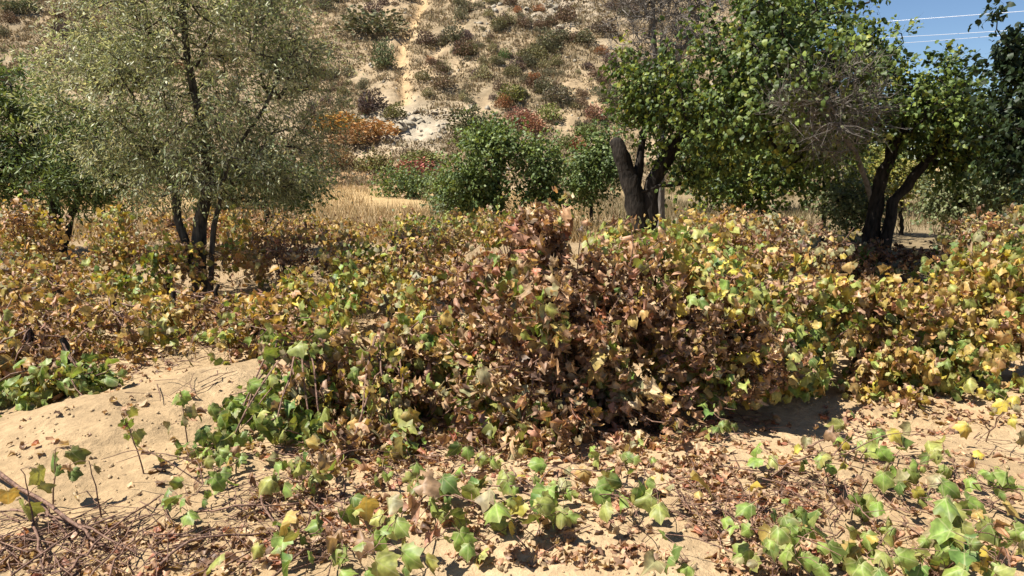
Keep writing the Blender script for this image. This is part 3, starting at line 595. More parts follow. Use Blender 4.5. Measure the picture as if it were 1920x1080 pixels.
backs = [
    ('orange-brown vine at the left edge under the dark green tree', 60, 9.5, [(50, 430, 9.5, 100, 60, .6), (90, 490, 9.0, 100, 40, .5)], PO),
    ('yellowing vine in the shade left of the silvery tree trunk', 220, 9.6, [(230, 440, 9.7, 80, 60, .6), (170, 500, 9.2, 80, 40, .5)], {**PO, 'G3': 16, 'B3': 14}),
    ('shaded vine with a few yellow leaves around the silvery tree foot', 320, 8.6, [(330, 500, 8.5, 60, 45, .4), (270, 530, 8.3, 70, 25, .4)], {**PY, 'B3': 20, 'B2': 14}),
    ('ochre vine just right of the silvery tree trunk', 480, 10.5, [(480, 430, 10.5, 90, 35, .6), (450, 480, 9.8, 60, 40, .5)], PO),
    ('red-brown vine in the second row, between silvery tree and brown mound', 540, 8.8, [(530, 490, 8.8, 80, 35, .5), (600, 470, 9.2, 80, 40, .5)], PR),
    ('golden vine in front of the dry meadow', 620, 11.5, [(620, 436, 11.5, 100, 28, .6), (560, 428, 12, 80, 22, .6)], {**PO, 'Y2': 40, 'B4': 24}),
    ('olive and tan vine behind the mixed vine, left of the brown mound', 740, 8.0, [(730, 485, 8.2, 100, 38, .5), (680, 545, 7.4, 80, 35, .45), (800, 455, 8.8, 80, 28, .5)], {**PM, 'B4': 20, 'Y2': 20}),
    ('yellow-green vine on a low rise beside the silvery tree foot', 560, 7.0, [(560, 560, 6.9, 70, 35, .4), (500, 590, 6.6, 70, 35, .35), (620, 590, 6.4, 70, 40, .35)], {**PY, 'G3': 30}),
    ('ragged yellow-brown vine at the left edge above the green one', 50, 7.2, [(40, 560, 7.2, 80, 45, .4), (110, 610, 6.6, 80, 35, .35), (10, 650, 6.0, 60, 50, .35)], PO),
    ('sparse straw-coloured vine between the left edge and the sand mound', 210, 6.6, [(210, 590, 6.8, 80, 30, .4), (150, 660, 6.0, 70, 30, .3), (280, 640, 6.2, 60, 25, .3)], {**PO, 'G3': 16, 'B4': 26}),
    ('dusty vine under the leaning fruit tree crown', 1340, 10.5, [(1330, 420, 10.5, 100, 25, .5), (1420, 425, 10.3, 80, 25, .5)], {**PO, 'B3': 12, 'B2': 20}),
    ('brownish vine in half shade beside the slanting stems', 1760, 9.6, [(1820, 450, 9.6, 60, 26, .4), (1860, 430, 9.8, 60, 30, .5)], {**PO, 'K1': 20}),
    ('green and ochre vine between the meadow and the glossy bush', 860, 11.5, [(860, 415, 11.5, 100, 22, .6), (760, 422, 12, 70, 18, .5)], {**PY, 'K1': 20})]
backs += [
    ('low ochre vine on the sand in front of the silvery tree foot', 400, 7.6, [(430, 575, 7.5, 60, 18, .35), (340, 565, 7.7, 60, 18, .35)], {**PO, 'Y1': 14, 'G3': 16}),
    ('rust and yellow vine on the flat sand behind the mound', 330, 7.0, [(330, 590, 6.9, 80, 25, .4), (420, 600, 6.8, 60, 25, .35)], {**PO, 'G3': 14, 'B4': 26}),
    ('tangled pale brown vine just behind the crest of the sand mound', 470, 6.2, [(450, 630, 6.1, 60, 25, .3), (520, 620, 6.2, 50, 35, .3)], {**PM, 'B4': 24, 'K1': 16}),
    ('tan vine filling the gap between red-brown and olive vines', 650, 8.4, [(640, 500, 8.4, 80, 35, .5), (720, 520, 7.8, 70, 35, .4)], {**PO, 'Y2': 30, 'G3': 14}),
    ('yellowish vine behind the left shoulder of the brown mound', 860, 7.2, [(850, 520, 7.2, 80, 35, .4), (790, 560, 6.8, 80, 30, .4)], {**PO, 'B4': 26}),
    ('russet vine behind the ochre one, towards the dry meadow', 420, 11.8, [(420, 415, 11.8, 90, 25, .6), (340, 420, 11.6, 60, 30, .6)], {**PR, 'Y2': 20}),
    ('faded gold vine row end in front of the glossy bush', 960, 9.5, [(960, 420, 9.5, 90, 25, .5), (900, 440, 9.2, 70, 30, .5)], {**PY, 'B4': 20, 'K1': 14}),
    ('thin brown vine on the left behind the bright green one', 130, 7.8, [(130, 540, 7.8, 80, 30, .4), (60, 520, 8.2, 70, 30, .4)], {**PO, 'B2': 24})]
for lab, bx, d, lobes, pal in backs:
    vine(lab, bx, d, lobes, int(sum(l[3] * l[4] for l in lobes) * 0.19), 55, pal, 0.056, canes=9, near=False, shell=0.8)
vine('bright green vine lying low at the left edge beside the sand mound', 110, 5.3,
     [(60, 755, 5.1, 80, 45, .3), (150, 740, 5.2, 70, 45, .3), (20, 800, 4.8, 60, 35, .25), (200, 760, 5.1, 30, 30, .2)], 760, 220, {**PG, 'G3': 24, 'Y1': 6}, 0.072, canes=8)
vine('withered stemmy vine at the left edge with bare reddish canes', 30, 5.9,
     [(20, 690, 5.8, 60, 50, .3), (80, 680, 5.9, 50, 35, .3)], 200, 80, PO, 0.09, canes=22, near=False)

# ------------------------------------------------------------------ trailing shoots near the camera
def shoot(label, path, nleaf, pal, size, hgt=(0.05, 0.16), spread=0.09, name='vine_shoot', group='trailing vine shoots on the sand', r=0.0045):
    """path: (px, py, height above ground) points, seen on the ground"""
    w = np.array([G(px, py, h) for px, py, h in path]); base = np.array([w[0][0], w[0][1], float(gz(w[0][0], w[0][1]))])
    root = tag(empty(name, base), label, 'vine shoot', group); n = 18
    w0 = w.copy(); w0[0][2] = base[2] - 0.02; s = spline(w0, n) + rng.normal(0, 0.006, (n, 3)); v, f = tube(s - base, np.linspace(r, r * .4, n), 5); link('cane', mesh_np('cane', v, f), M_cane, root)
    k = np.sort(rng.uniform(0.08, 1, nleaf)) * (n - 1); i = np.clip(k.astype(int), 0, n - 2); q = s[i] + (s[i + 1] - s[i]) * (k - i)[:, None]
    pos = q + rng.normal(0, spread, (nleaf, 3)) * [1, 0.8, 0.35] + [0, 0, 0.03]; pos[:, 2] = np.maximum(pos[:, 2], gz(pos[:, 0], pos[:, 1]) + rng.uniform(0.05, 0.12, nleaf))
    off = pos - q; nn = sun_dir * .7 + np.array([0, -0.3, 0]) + 0.38 * rng.normal(size=(nleaf, 3)); tt = off * 4 + np.array([0, -0.3, -0.65]) + 0.4 * rng.normal(size=(nleaf, 3))
    sz = size * rng.uniform(0.45, 1.35, nleaf)
    put_leaves(root, base, pos, frames(tt, nn), sz, pick(pal, nleaf), nleaf)
    for a in range(max(1, nleaf // 9)):
        q0 = s[rng.integers(1, n - 3)]; dv = rng.normal(0, .22, 3) * [1, .7, .25]; e = q0 + dv; e[2] = max(e[2], float(gz(e[0], e[1])) + .01); md = (q0 + e) / 2 + rng.normal(0, .03, 3) + [0, 0, .04]
        v, f = tube(spline([q0, md, e], 9) - base, np.linspace(.0035, .0016, 9), 5); link('cane', mesh_np('cane', v, f), M_cane, root)
    for a in range(0, nleaf, 2):
        pt = np.stack([q[a], (q[a] + pos[a]) / 2 + [0, 0, .015], pos[a]]) - base; v, f = tube(pt, 0.0018, 4); link('leaf_stalk', mesh_np('leaf_stalk', v, f), M_cane, root)
    return root
GS = dict(G1=50, G2=20, G3=20, K1=6, Y1=3)
GSD = dict(G1=26, G2=14, G3=16, K1=14, B2=12, B1=10, Y2=6)
SH = [
 ('long green shoot trailing across the sand below the brown mound', [(850, 890, .05), (960, 910, .12), (1080, 930, .12), (1190, 920, .14), (1275, 895, .16)], 46, GS, .105),
 ('short green sprig below the shaded hollow of the brown mound', [(930, 880, .02), (915, 850, .1), (895, 825, .16)], 9, GS, .09),
 ('green shoot hanging in a row of large leaves above black leaf shadows', [(800, 880, .04), (880, 940, .14), (980, 960, .14), (1050, 965, .12)], 22, GS, .115),
 ('slanting reddish stem with large dull green leaves at the bottom edge', [(840, 880, .03), (770, 950, .16), (720, 1010, .18), (680, 1045, .15)], 18, GSD, .12),
 ('green shoot at the bottom edge ending in pale leaves', [(930, 1010, .03), (850, 990, .12), (800, 1020, .14), (765, 1065, .12)], 16, GS, .11),
 ('dull green shoot with browning leaves among the litter', [(560, 900, .03), (600, 960, .12), (640, 1010, .14), (610, 1050, .1)], 16, GSD, .11),
 ('bright green shoot low in the sand in front of the mound', [(470, 830, .02), (420, 870, .08), (370, 920, .1), (330, 960, .1)], 36, GS, .085),
 ('small pale green shoot beside the sand mound foot', [(450, 900, .02), (400, 880, .1), (340, 860, .12)], 16, GSD, .075),
 ('sprig of dark green leaves under the drying vine', [(1340, 830, .02), (1350, 790, .1), (1320, 760, .16), (1380, 770, .18)], 30, {**GS, 'G2': 50}, .075),
 ('yellow-green shoot curving over the right-hand sand bank', [(1420, 900, .02), (1500, 860, .14), (1600, 855, .16), (1700, 870, .16), (1780, 850, .15)], 40, {**GS, 'G3': 40, 'Y1': 10, 'Y2': 6}, .10),
 ('long green shoot reaching towards the lower right corner', [(1660, 870, .04), (1700, 920, .16), (1770, 960, .16), (1830, 1000, .14), (1910, 1010, .12)], 40, GS, .115),
 ('green shoot along the right edge with many small leaves', [(1790, 880, .04), (1850, 910, .15), (1920, 930, .15)], 26, {**GS, 'Y1': 10}, .095),
 ('single bright leaf shoot beside the heap of fallen leaves', [(1420, 1010, .02), (1408, 985, .1), (1400, 960, .16)], 4, GS, .10),
 ('green clump of leaves at the bottom edge right of centre', [(1460, 1090, .02), (1450, 1040, .12), (1480, 1000, .2), (1500, 1060, .2)], 46, GS, .10),
 ('green leaves in the bottom right corner of the sand', [(1740, 1090, .02), (1780, 1060, .12), (1850, 1050, .16), (1910, 1070, .16)], 34, GS, .11),
 ('little green sprig at the very bottom between two bare patches', [(1310, 1100, .02), (1290, 1065, .08), (1285, 1045, .12)], 9, GS, .085),
 ('mixed green shoot in the middle of the right-hand sand', [(1560, 960, .03), (1600, 940, .12), (1650, 1000, .14), (1640, 1040, .12)], 20, GSD, .10),
 ('bright yellow drooping shoot below the right edge vine', [(1850, 800, .1), (1880, 770, .3), (1900, 760, .25), (1830, 830, .2)], 16, dict(Y1=50, Y2=20, G3=20), .10),
]
SH += [
 ('sprawling green shoot in front of the mixed vine, over dark shade', [(640, 830, .04), (600, 870, .12), (560, 900, .12), (500, 880, .12)], 26, GSD, .10),
 ('trailing shoot of dull green leaves between litter and the long green shoot', [(760, 840, .03), (720, 880, .12), (780, 910, .12), (860, 900, .1)], 24, GSD, .10),
 ('green shoot lying under the arching reddish stems at the mound front', [(1180, 850, .03), (1150, 880, .1), (1080, 880, .12), (1000, 870, .12)], 22, GSD, .095),
 ('leafy shoot with yellow tips on the bank at right', [(1500, 830, .03), (1570, 815, .12), (1640, 820, .14), (1720, 810, .14)], 26, {**GSD, 'Y1': 14}, .09),
 ('low green shoot spreading over the litter in the lower right', [(1540, 1010, .03), (1600, 1040, .12), (1680, 1050, .12), (1740, 1030, .1)], 28, GS, .095),
 ('dark green shoot at the bottom edge left of centre', [(520, 1040, .03), (560, 1010, .1), (620, 1000, .1), (700, 990, .1)], 18, GSD, .10)]
for lab, pth, n, pal, s in SH: shoot(lab, pth, max(4, int(n * (.8 if pth[0][0] > 1400 else .95))), {**pal, **({'K1': 5, 'Y2': 6, 'B1': 6} if n > 12 else {})}, s * .73)
SEED = [
 ('upright seedling with two yellow-green leaves on the bare sand', 65, 990, 0.30, (-10, 0), 4, dict(Y2=30, G3=40, B1=20), .10),
 ('thin upright twig with a drooping leaf on the bare sand', 100, 955, 0.32, (18, 0), 4, dict(K1=30, G2=30, B2=30), .085),
 ('bare upright twig in the middle of the sand slope', 190, 970, 0.30, (-14, 0), 3, dict(B2=30, K1=40, B4=20), .06),
 ('tall thin seedling with small leaves crossing the mound face', 352, 835, 0.34, (-6, 0), 9, dict(G2=30, G1=30, K1=30), .065),
 ('leafy seedling with pale green leaf near the green vine edge', 410, 810, 0.18, (10, 0), 5, dict(G1=40, G3=30), .09),
 ('reddish stem seedling leaning left in front of the mound', 270, 890, 0.34, (-30, 0), 8, dict(G3=30, G1=20, R1=20, B2=20), .065),
 ('tall dry shoot with pale yellow leaves rising above the back vines', 1350, 690, 1.15, (-45, 0), 12, dict(Y2=20, G3=30, B4=20), .10)]
for lab, px, py, h, (lean, _), n, pal, s in SEED:
    g = G(px, py); root = tag(empty('vine_seedling', g), lab, 'seedling', 'young shoots standing upright on the sand'); m = 10
    t = np.linspace(0, 1, m); sp_ = np.stack([lean / FPX * g[1] * t ** 1.4, 0 * t, h * t - 0.01], -1) + rng.normal(0, .004, (m, 3)) * t[:, None]
    v, f = tube(sp_, np.linspace(.0045, .002, m), 5); link('stem', mesh_np('stem', v, f), M_cane, root)
    k = rng.uniform(0.45, 1, n); k[0] = 1; q = np.stack([np.interp(k, t, sp_[:, a]) for a in range(3)], -1); off = rng.normal(0, .05, (n, 3)) * [1, .7, .4]; pos = q + off
    put_leaves(root, np.zeros(3), pos, frames(off * 5 + [0, -.1, -.8] + .3 * rng.normal(size=(n, 3)), np.array([-.2, -.6, .4]) + .4 * rng.normal(size=(n, 3))), s * rng.uniform(.6, 1.2, n), pick(pal, n), n)
    for a in range(n):
        v, f = tube(np.stack([q[a], (q[a] + pos[a]) / 2 + [0, 0, .01], pos[a]]), .0015, 4); link('leaf_stalk', mesh_np('leaf_stalk', v, f), M_cane, root)

# ------------------------------------------------------------------ cut canes, twigs, fallen leaves
CAN = [((-40, 860), (110, 960), (200, 1030)), ((-20, 880), (60, 930), (130, 1010)), ((20, 955), (140, 980), (260, 1040)), ((60, 960), (70, 1010), (80, 1080)), ((120, 1080), (200, 1000), (300, 930)),
       ((160, 1090), (230, 1010), (260, 950)), ((200, 1085), (240, 1020), (330, 950)), ((-30, 1000), (100, 1020), (250, 1080)), ((20, 1080), (120, 1010), (200, 960)), ((480, 905), (500, 960), (560, 1040)),
       ((340, 1090), (420, 1050), (520, 1010)), ((370, 960), (450, 950), (560, 945)), ((500, 1090), (560, 1040), (600, 1020)), ((300, 1060), (370, 1010), (520, 1000)), ((830, 780), (880, 740), (960, 725))]
LC = ['thick reddish cut cane lying at the lower left corner', 'thick pale cane beside the thickest cane at left', 'thin cane running across the litter at left', 'short pale cane pointing at the lower left corner', 'cane slanting up out of the brown twig heap',
      'dark cane standing in the brown twig heap', 'long cane leaning along the brown twig heap', 'cane along the bottom edge at far left', 'cane crossing under the thick ones at far left', 'long pinkish cane bending down through the fallen leaves',
      'pale cane at the bottom edge below the pinkish bent cane', 'horizontal cane across the bare litter beside the pinkish bent cane', 'short cane among large fallen leaves', 'straight cane over the reddish fallen leaves', 'arched bare cane over the shaded hollow of the brown mound']
for i, (pth, lab) in enumerate(zip(CAN, LC)):
    hs = (0.03, 0.07, 0.02) if i < 14 else (0.12, 0.28, 0.30)
    w = np.array([G(px, py, h) for (px, py), h in zip(pth, hs)]); s = spline(w, 12) + rng.normal(0, .004, (12, 3)); base = s[0].copy()
    r = 0.011 if i < 2 else rng.uniform(.004, .007); v, f = tube(s - base, np.linspace(r, r * .6, 12), 6, .05)
    tag(link('dry_cane', mesh_np('dry_cane', v, f), M_cane, None, tuple(base)), lab, 'cane', 'cut canes lying in the litter')

def patch_points(patches):
    out = []
    for px, py, rx, ry, n in patches:
        a = rng.uniform(0, 6.283, n); r = np.sqrt(rng.uniform(0, 1, n)) ; qx = px + rx * r * np.cos(a); qy = np.clip(py + ry * r * np.sin(a), 440, 1130); out.append(G(qx, qy))
    return np.concatenate(out)
pts = patch_points([(1410, 960, 130, 70, 420), (250, 1040, 300, 60, 300), (1060, 1045, 200, 25, 130), (1150, 800, 330, 40, 300), (680, 830, 230, 60, 320), (1700, 900, 260, 70, 190), (560, 980, 110, 80, 200), (1650, 1040, 260, 60, 150), (1440, 1050, 110, 40, 160),
                    (900, 940, 420, 110, 160), (250, 800, 260, 120, 90), (1060, 850, 320, 50, 420), (1000, 960, 330, 60, 200), (1350, 860, 200, 40, 120), (700, 930, 200, 70, 160), (250, 620, 280, 40, 400), (600, 620, 200, 60, 300), (1750, 780, 220, 40, 220), (150, 690, 180, 50, 300), (1320, 900, 70, 50, 160)])
N = len(pts); pts[:, 2] += rng.uniform(0.003, 0.02, N); cks = pick(dict(B1=34, B2=22, B3=8, B4=30, R1=8), N)
C = np.array([COLS[k] for k in cks]) * rng.uniform(.75, 1.2, (N, 1)); nn = np.array([0, 0, 1.0]) + .22 * rng.normal(size=(N, 3)); tt = rng.normal(size=(N, 3)) * [1, 1, .1]
FL = [(np.stack([t_[0][:, 0], t_[0][:, 1], t_[0][:, 2] * .45], -1), t_[1], t_[2]) for t_ in MD]
v, f, c = inst(FL, pts, frames(tt, nn), rng.uniform(.03, .08, N), C)
tag(link('fallen_leaves', mesh_np('fallen_leaves', v, f, c), M_leaf), 'dry brown fallen vine leaves littering the sand', 'leaf litter', kind='stuff')
pts = patch_points([(160, 1020, 240, 70, 170), (330, 700, 120, 60, 40), (1400, 950, 170, 80, 90), (560, 980, 160, 90, 120), (1000, 900, 400, 140, 70), (1700, 920, 250, 120, 110), (250, 640, 280, 50, 160), (1150, 800, 330, 40, 140), (700, 840, 200, 60, 90), (60, 680, 90, 50, 100)])
parts = []
for p in pts:
    a = rng.uniform(0, 6.28) if p[0] > -1.2 or rng.uniform() < .4 else rng.normal(-0.6 + math.pi / 2 * rng.integers(0, 2) , .4); L_ = rng.uniform(.08, .34); dv = np.array([math.cos(a), math.sin(a), rng.normal(.05, .15)]) * L_ / 2
    q = np.stack([p - dv, p + rng.normal(0, .015, 3), p + dv]); q[:, 2] = np.maximum(q[:, 2], gz(q[:, 0], q[:, 1]) + rng.uniform(.003, .05)); parts.append(tube(q, np.array([1, .8, .5]) * rng.uniform(.0015, .0042), 4))
v, f = cat_vf(parts); tag(link('twig_litter', mesh_np('twig_litter', v, f), M_cane), 'thin dry twigs scattered among the fallen leaves', 'twigs', kind='stuff')
# clods and pebbles
ico = np.array([(1, 0, 0), (-1, 0, 0), (0, 1, 0), (0, -1, 0), (0, 0, 1), (0, 0, -1)], float); icf = np.array([(0, 2, 4), (2, 1, 4), (1, 3, 4), (3, 0, 4), (2, 0, 5), (1, 2, 5), (3, 1, 5), (0, 3, 5)])
PEB = [(ico * rng.uniform(.6, 1.2, (6, 1)), icf, np.zeros(6)) for _ in range(5)]
N = 4500; pts = G(rng.uniform(-60, 1980, N), 620 + 500 * rng.uniform(0, 1, N)); R = frames(rng.normal(size=(N, 3)), rng.normal(size=(N, 3)))
v, f, c = inst(PEB, pts, R, np.minimum(.003 + .0045 * rng.exponential(1, N), .024), np.array((.45, .325, .19)) * rng.uniform(.85, 1.15, (N, 1)))
tag(link('pebbles', mesh_np('pebbles', v, f, c, smooth=False), M_rock), 'small clods and pebbles strewn over the sand', 'pebbles', kind='stuff')

# ------------------------------------------------------------------ dry grass
def blades(pts, h, w, cols, per, spread):
    p = np.repeat(pts, per, 0) + rng.normal(0, spread, (len(pts) * per, 3)) * [1, 1, 0]; N = len(p); p[:, 2] = np.repeat(pts[:, 2], per)
    hh = np.repeat(h, per) * rng.uniform(.5, 1.2, N); a = rng.uniform(0, 6.28, N); lean = rng.normal(0, .35, (N, 2)) * hh[:, None]
    dx = np.stack([np.cos(a), np.sin(a), 0 * a], -1) * (w * rng.uniform(.6, 1.3, N))[:, None]; tip = p + np.stack([lean[:, 0], lean[:, 1], hh], -1)
    V = np.stack([p - dx, p + dx, tip], 1).reshape(-1, 3); C = np.repeat(np.asarray(cols)[rng.integers(0, len(cols), N)] * rng.uniform(.75, 1.2, (N, 1)), 3, 0)
    return V, np.arange(N * 3).reshape(-1, 3), C
d = 15.5 + 31 * rng.uniform(0, 1, 9000) ** 1.3; u = rng.uniform(-0.78, 0.78, 9000); gp = np.stack([u * d, d, gz(u * d, d)], -1); dens = (fbm(gp[:, 0] * .25, gp[:, 1] * .25, 77) > -0.12) & ~((gp[:, 0] > 2) & (gp[:, 1] < 22) & (rng.uniform(size=9000) < .6)); gp = gp[dens]
rt = gp[:, 0] > 2.5
v, f, c = blades(gp[~rt], rng.uniform(.2, .5, int((~rt).sum())), .014, [(.46, .33, .17), (.39, .28, .14), (.52, .39, .22), (.32, .25, .12)], 9, .22)
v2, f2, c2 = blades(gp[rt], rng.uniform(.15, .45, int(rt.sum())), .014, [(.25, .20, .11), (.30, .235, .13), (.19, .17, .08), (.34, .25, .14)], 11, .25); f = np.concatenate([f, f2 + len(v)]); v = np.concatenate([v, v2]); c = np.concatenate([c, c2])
tag(link('dry_grass', mesh_np('dry_grass', v, f, c, smooth=False), M_grass), 'tall straw-coloured dry grass of the meadow before the hill', 'grass', kind='stuff')
d = 6 + 8 * rng.uniform(0, 1, 1500); u = rng.uniform(-0.78, 0.78, 1500); gp = np.stack([u * d, d, gz(u * d, d)], -1)
v, f, c = blades(gp, rng.uniform(.05, .18, len(gp)), .005, [(.42, .30, .15), (.48, .34, .2), (.3, .24, .1), (.22, .22, .08)], 10, .1)
tag(link('weeds', mesh_np('weeds', v, f, c, smooth=False), M_grass), 'short dry weeds on the ground between the vines', 'weeds', kind='stuff')

# ------------------------------------------------------------------ hillside tufts, shrubs, rocks
N = 44000; hx = rng.uniform(-60, 32, N); hy = rng.uniform(44, 82, N); k = fbm(hx * .4, hy * .4, 83) + .25 * fbm(hx * 1.6, hy * 1.6, 85) > -0.09; k &= (gully(hx, hy, 0) < .45) & (gully(hx, hy, 1) < .5) & (np.exp(-((hx - OUTC[0]) / 2.6) ** 2 - ((hy - OUTC[1]) / 2.0) ** 2) < .5); hx, hy = hx[k], hy[k]; hp = np.stack([hx, hy, hill(hx, hy) - .03], -1); hp = hp[hp[:, 2] > 0]
v, f, c = blades(hp, rng.uniform(.1, .36, len(hp)), .06, [(.25, .205, .115), (.31, .24, .135), (.20, .165, .095), (.36, .275, .16), (.24, .17, .105)], 9, .2)
tag(link('hill_tufts', mesh_np('hill_tufts', v, f, c, smooth=False), M_grass), 'small dry tufts speckling the whole hillside', 'tufts', kind='stuff')

def shrub_mesh(seed, n=760):
    r = np.random.default_rng(seed); u = nrm(r.normal(size=(n, 3))); u[:, 2] = np.abs(u[:, 2]); rad = r.uniform(0, 1, (n, 1)) ** .35
    wob = .75 + .45 * vnoise(u[:, 0] * 2.2 + seed, u[:, 2] * 2 + u[:, 1] * 2, seed)[:, None]; pos = u * rad * wob * [.5, .5, .75]
    s = r.uniform(.04, .1, n); od = u; tt = od + .7 * r.normal(size=(n, 3)) + [0, 0, .5]; nn = r.normal(size=(n, 3))
    C = np.ones((n, 3)) * r.uniform(.6, 1.35, (n, 1)) * r.uniform(.9, 1.1, (n, 3)); v, f, c = inst([ROUND[0]], pos, frames(tt, nn), s, C)
    st = [tube(np.stack([np.zeros(3), q * .5 + [0, 0, .05], q]), np.array([.018, .012, .005]), 3) for q in pos[:14]]
    sv, sf = cat_vf(st); sf3 = np.concatenate([sf[:, [0, 1, 2]], sf[:, [0, 2, 3]]])
    me = mesh_np('shrub', np.concatenate([v, sv]), np.concatenate([f, sf3 + len(v)]), np.concatenate([c, np.full((len(sv), 3), .6)]), smooth=False); me.materials.append(M_shrub); return me
SHM = [shrub_mesh(500 + i) for i in range(8)]
SC = {'grey-green': (.15, .14, .085), 'brown': (.155, .105, .07), 'olive': (.16, .145, .07), 'purple-brown': (.12, .085, .075), 'straw-coloured': (.26, .23, .12), 'rust': (.29, .14, .065), 'green': (.11, .13, .06)}
def hshrub(px, py, wpx, hpx, colr, label, group=None):
    p, ok = Hh(px, py)
    if not ok[0]: return None
    p = p[0]; s = p[1] / FPX; o = bpy.data.objects.new('hill_shrub', SHM[int(rng.integers(0, 8))]); col.objects.link(o); base_z = max(float(hill(p[0], p[1])), float(gz(p[0], p[1])))
    o.location = (p[0], p[1], base_z - .05); o.rotation_euler = (0, 0, rng.uniform(0, 6.28)); o.scale = (wpx * s * 1.15, wpx * s * 1.05, hpx * s * 1.5)
    cc = np.array(colr) * (1.25 if group else 1.15) * rng.uniform(.85, 1.15); o.color = (*cc, 1); tag(o, label, 'shrub', group); return o
for px, py, w, h, cl, lab in [
    (635, 235, 95, 34, (.42, .24, .07), 'bright orange-yellow shrub low on the slope beside the silvery tree'), (705, 245, 90, 28, (.34, .19, .08), 'orange shrub touching the bright orange-yellow one'),
    (665, 262, 90, 26, (.26, .16, .08), 'brown-orange shrub under the orange ones'), (782, 316, 66, 26, (.30, .12, .09), 'pinkish red shrub at the hill foot above the meadow'),
    (1085, 275, 40, 24, (.32, .13, .07), 'small bright red shrub beside the black V trunk'), (880, 235, 74, 42, (.12, .12, .06), 'large dark grey-green shrub right of the pale rocks'),
    (885, 265, 64, 30, (.15, .16, .06), 'olive shrub just below the large dark grey-green one'), (700, 195, 58, 34, (.12, .09, .075), 'large purplish brown shrub left of the pale rocks'),
    (960, 180, 58, 30, (.17, .17, .055), 'yellowish green shrub in the middle of the hillside'), (1000, 240, 50, 28, (.30, .15, .09), 'rusty shrub right of the large dark grey-green one'),
    (1030, 215, 46, 26, (.17, .18, .055), 'olive green shrub above the rusty one'), (1045, 180, 60, 32, (.14, .12, .08), 'grey-brown shrub near the tan clearing'), (1115, 215, 44, 26, (.26, .15, .1), 'reddish brown shrub in the tan clearing'),
    (945, 105, 24, 16, (.10, .14, .05), 'small fresh green shrub high above the pale rocks'), (720, 110, 40, 44, (.12, .14, .07), 'tall grey-green shrub beside the orange gully'), (700, 50, 110, 40, (.16, .16, .09), 'wide pale green shrub at the top beside the gully'),
    (800, 75, 40, 24, (.14, .1, .075), 'brown shrub on the right bank of the gully'), (1030, 80, 50, 36, (.15, .14, .08), 'grey shrub below the crags'), (1130, 55, 50, 22, (.13, .1, .075), 'dark brown shrub near the bare grey tree'),
    (1065, 270, 40, 26, (.13, .14, .05), 'olive shrub beside the small bright red one'), (740, 215, 50, 26, (.16, .15, .06), 'olive shrub between orange shrubs and pale rocks'), (830, 155, 50, 26, (.19, .14, .09), 'tan-brown shrub above the pale rocks'),
    (700, 310, 70, 30, (.20, .18, .07), 'wide yellowish shrub behind the dry meadow'), (790, 300, 80, 30, (.17, .17, .06), 'wide olive shrub behind the pinkish red one'), (640, 300, 60, 34, (.24, .16, .08), 'brownish shrub beside the silvery crown at the hill foot'),
    (1100, 245, 44, 22, (.13, .15, .05), 'green shrub above the small bright red one'), (975, 225, 56, 28, (.26, .13, .09), 'dull red shrub next to the olive green one'), (40, 12, 60, 22, (.12, .13, .07), 'dark shrub at the top left corner')]:
    hshrub(px, py + h * .35, w, h, cl, lab)
names = list(SC); wts = np.array([34, 24, 12, 14, 12, 4, 2], float); wts /= wts.sum(); n = 0
for _ in range(520):
    px, py = (rng.uniform(560, 1180), rng.uniform(0, 250)) if rng.uniform() < .72 else (rng.uniform(-20, 560), rng.uniform(0, 170))
    if abs(px - 762 - max(0, 60 - py) * .5) < 26 and py < 190: continue
    if abs(px - 780) < 75 and 185 < py < 290: continue
    if vnoise(px / 70., py / 45., 88) + .5 * vnoise(px / 25., py / 18., 89) < .60: continue
    nm = str(names[rng.choice(7, p=wts)]); w = rng.uniform(10, 30) * (1 if rng.uniform() < .85 else 1.5)
    zone = 'on the hill behind the silvery tree' if px < 560 else ('on the slope left of the orange gully' if px < 760 else ('on the slope below the grey crags' if py < 130 else 'on the slope right of the pale rocks'))
    sz_ = 'tiny' if w < 20 else ('small' if w < 32 else 'mid-sized')
    hshrub(px, py, w, w * rng.uniform(.45, .75), SC[nm], sz_ + ' ' + nm + ' shrub ' + zone, 'hillside shrubs: ' + sz_ + ' ' + nm + ' ' + zone)

N = 9000; hx = rng.uniform(-45, 30, N); hy = rng.uniform(46, 80, N); pr = fbm(hx * .3, hy * .5, 131) + .9 * np.exp(-((hx - OUTC[0]) / 3.0) ** 2 - ((hy - OUTC[1]) / 2.2) ** 2) + .5 * np.exp(-((hx - CRAG[0]) / 6) ** 2 - ((hy - CRAG[1]) / 4) ** 2)
k = pr > rng.uniform(-.05, .5, N); hx, hy = hx[k], hy[k]; hz = hill(hx, hy); k = hz > .1; hp = np.stack([hx, hy, hz], -1)[k]; n = len(hp)
v, f, c = inst(PEB, hp, frames(rng.normal(size=(n, 3)), rng.normal(size=(n, 3))), np.minimum(.05 + .07 * rng.exponential(1, n), .4), np.array((.34, .30, .235)) * rng.uniform(.65, 1.2, (n, 1)))
tag(link('scree', mesh_np('scree', v, f, c, smooth=False), M_rock), 'grey scree stones strewn over the hillside', 'scree', kind='stuff')
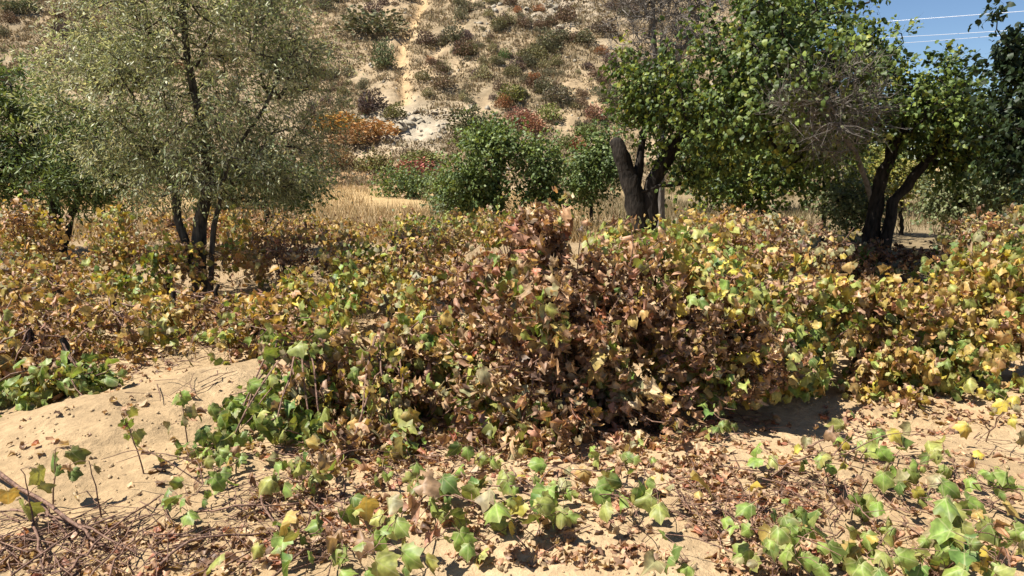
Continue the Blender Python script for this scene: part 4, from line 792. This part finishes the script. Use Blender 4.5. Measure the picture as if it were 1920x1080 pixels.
def rock_mesh(seed):
    r = np.random.default_rng(seed); th = np.linspace(0, 6.283, 9)[:-1]; V = []
    for z, k in ((-.3, 1.0), (.15, 1.05), (.5, .75), (.75, .35)):
        rr = k * r.uniform(.6, 1.15, 8); V += [(math.cos(t) * a, math.sin(t) * a, z * r.uniform(.8, 1.25)) for t, a in zip(th, rr)]
    V.append((r.uniform(-.1, .1), r.uniform(-.1, .1), .85)); F = []
    for l in range(3):
        for i in range(8): a, b = l * 8 + i, l * 8 + (i + 1) % 8; F += [(a, b, b + 8), (a, b + 8, a + 8)]
    F += [(24 + i, 24 + (i + 1) % 8, 32) for i in range(8)]; V = np.array(V) * .5
    me = mesh_np('rock', V, F, np.ones((33, 3)) * (.37, .32, .24) * r.uniform(.85, 1.15, (33, 1)), smooth=False); me.materials.append(M_rock); return me
RM = [rock_mesh(700 + i) for i in range(6)]
for i in range(46):
    if i < 22: px, py, lab, g = rng.normal(785, 36), rng.normal(222, 16), 'one of the pale grey rocks in the outcrop low on the slope', 'pale rock outcrop low on the slope'
    else: px, py, lab, g = rng.normal(1010, 60), rng.normal(22, 18), 'one of the grey crags jutting out near the top of the hill', 'grey crags near the hill top'
    p, ok = Hh(px, max(py, -60))
    if not ok[0]: continue
    p = p[0]; o = bpy.data.objects.new('rock', RM[i % 6]); col.objects.link(o); o.location = (p[0], p[1], float(hill(p[0], p[1])) - .1); s = rng.uniform(.4, 1.1); o.scale = (s * rng.uniform(.6, 1.2), s, s * rng.uniform(.3, .7)); o.rotation_euler = (rng.normal(0, .35), rng.normal(0, .35), rng.uniform(0, 6.28)); tag(o, lab, 'rock', g)

# ------------------------------------------------------------------ overhead wires
mw, nt, out = mat('wire_metal'); pb = nd(nt, 'ShaderNodeBsdfPrincipled'); pb.inputs['Base Color'].default_value = (.75, .76, .78, 1); pb.inputs['Roughness'].default_value = .35; pb.inputs['Metallic'].default_value = .3; nt.links.new(pb.outputs[0], out.inputs[0])
for (a, b), lab in zip([((1665, 40), (1920, 21)), ((1730, 67), (1880, 58)), ((1759, 76), (1873, 67))], ['topmost of the overhead power lines in the sky', 'middle overhead power line in the sky', 'lowest overhead power line in the sky']):
    p, q = P(*a, 62), P(*b, 56); dv = q - p; t = np.linspace(-1.2, 3.0, 30); pts = p + dv * t[:, None]; pts[:, 2] += 0.02 * (t - .5) ** 2
    v, f = tube(pts - pts[0], .015, 6); tag(link('power_line', mesh_np('power_line', v, f), mw, None, tuple(pts[0])), lab, 'power line', 'overhead power lines')
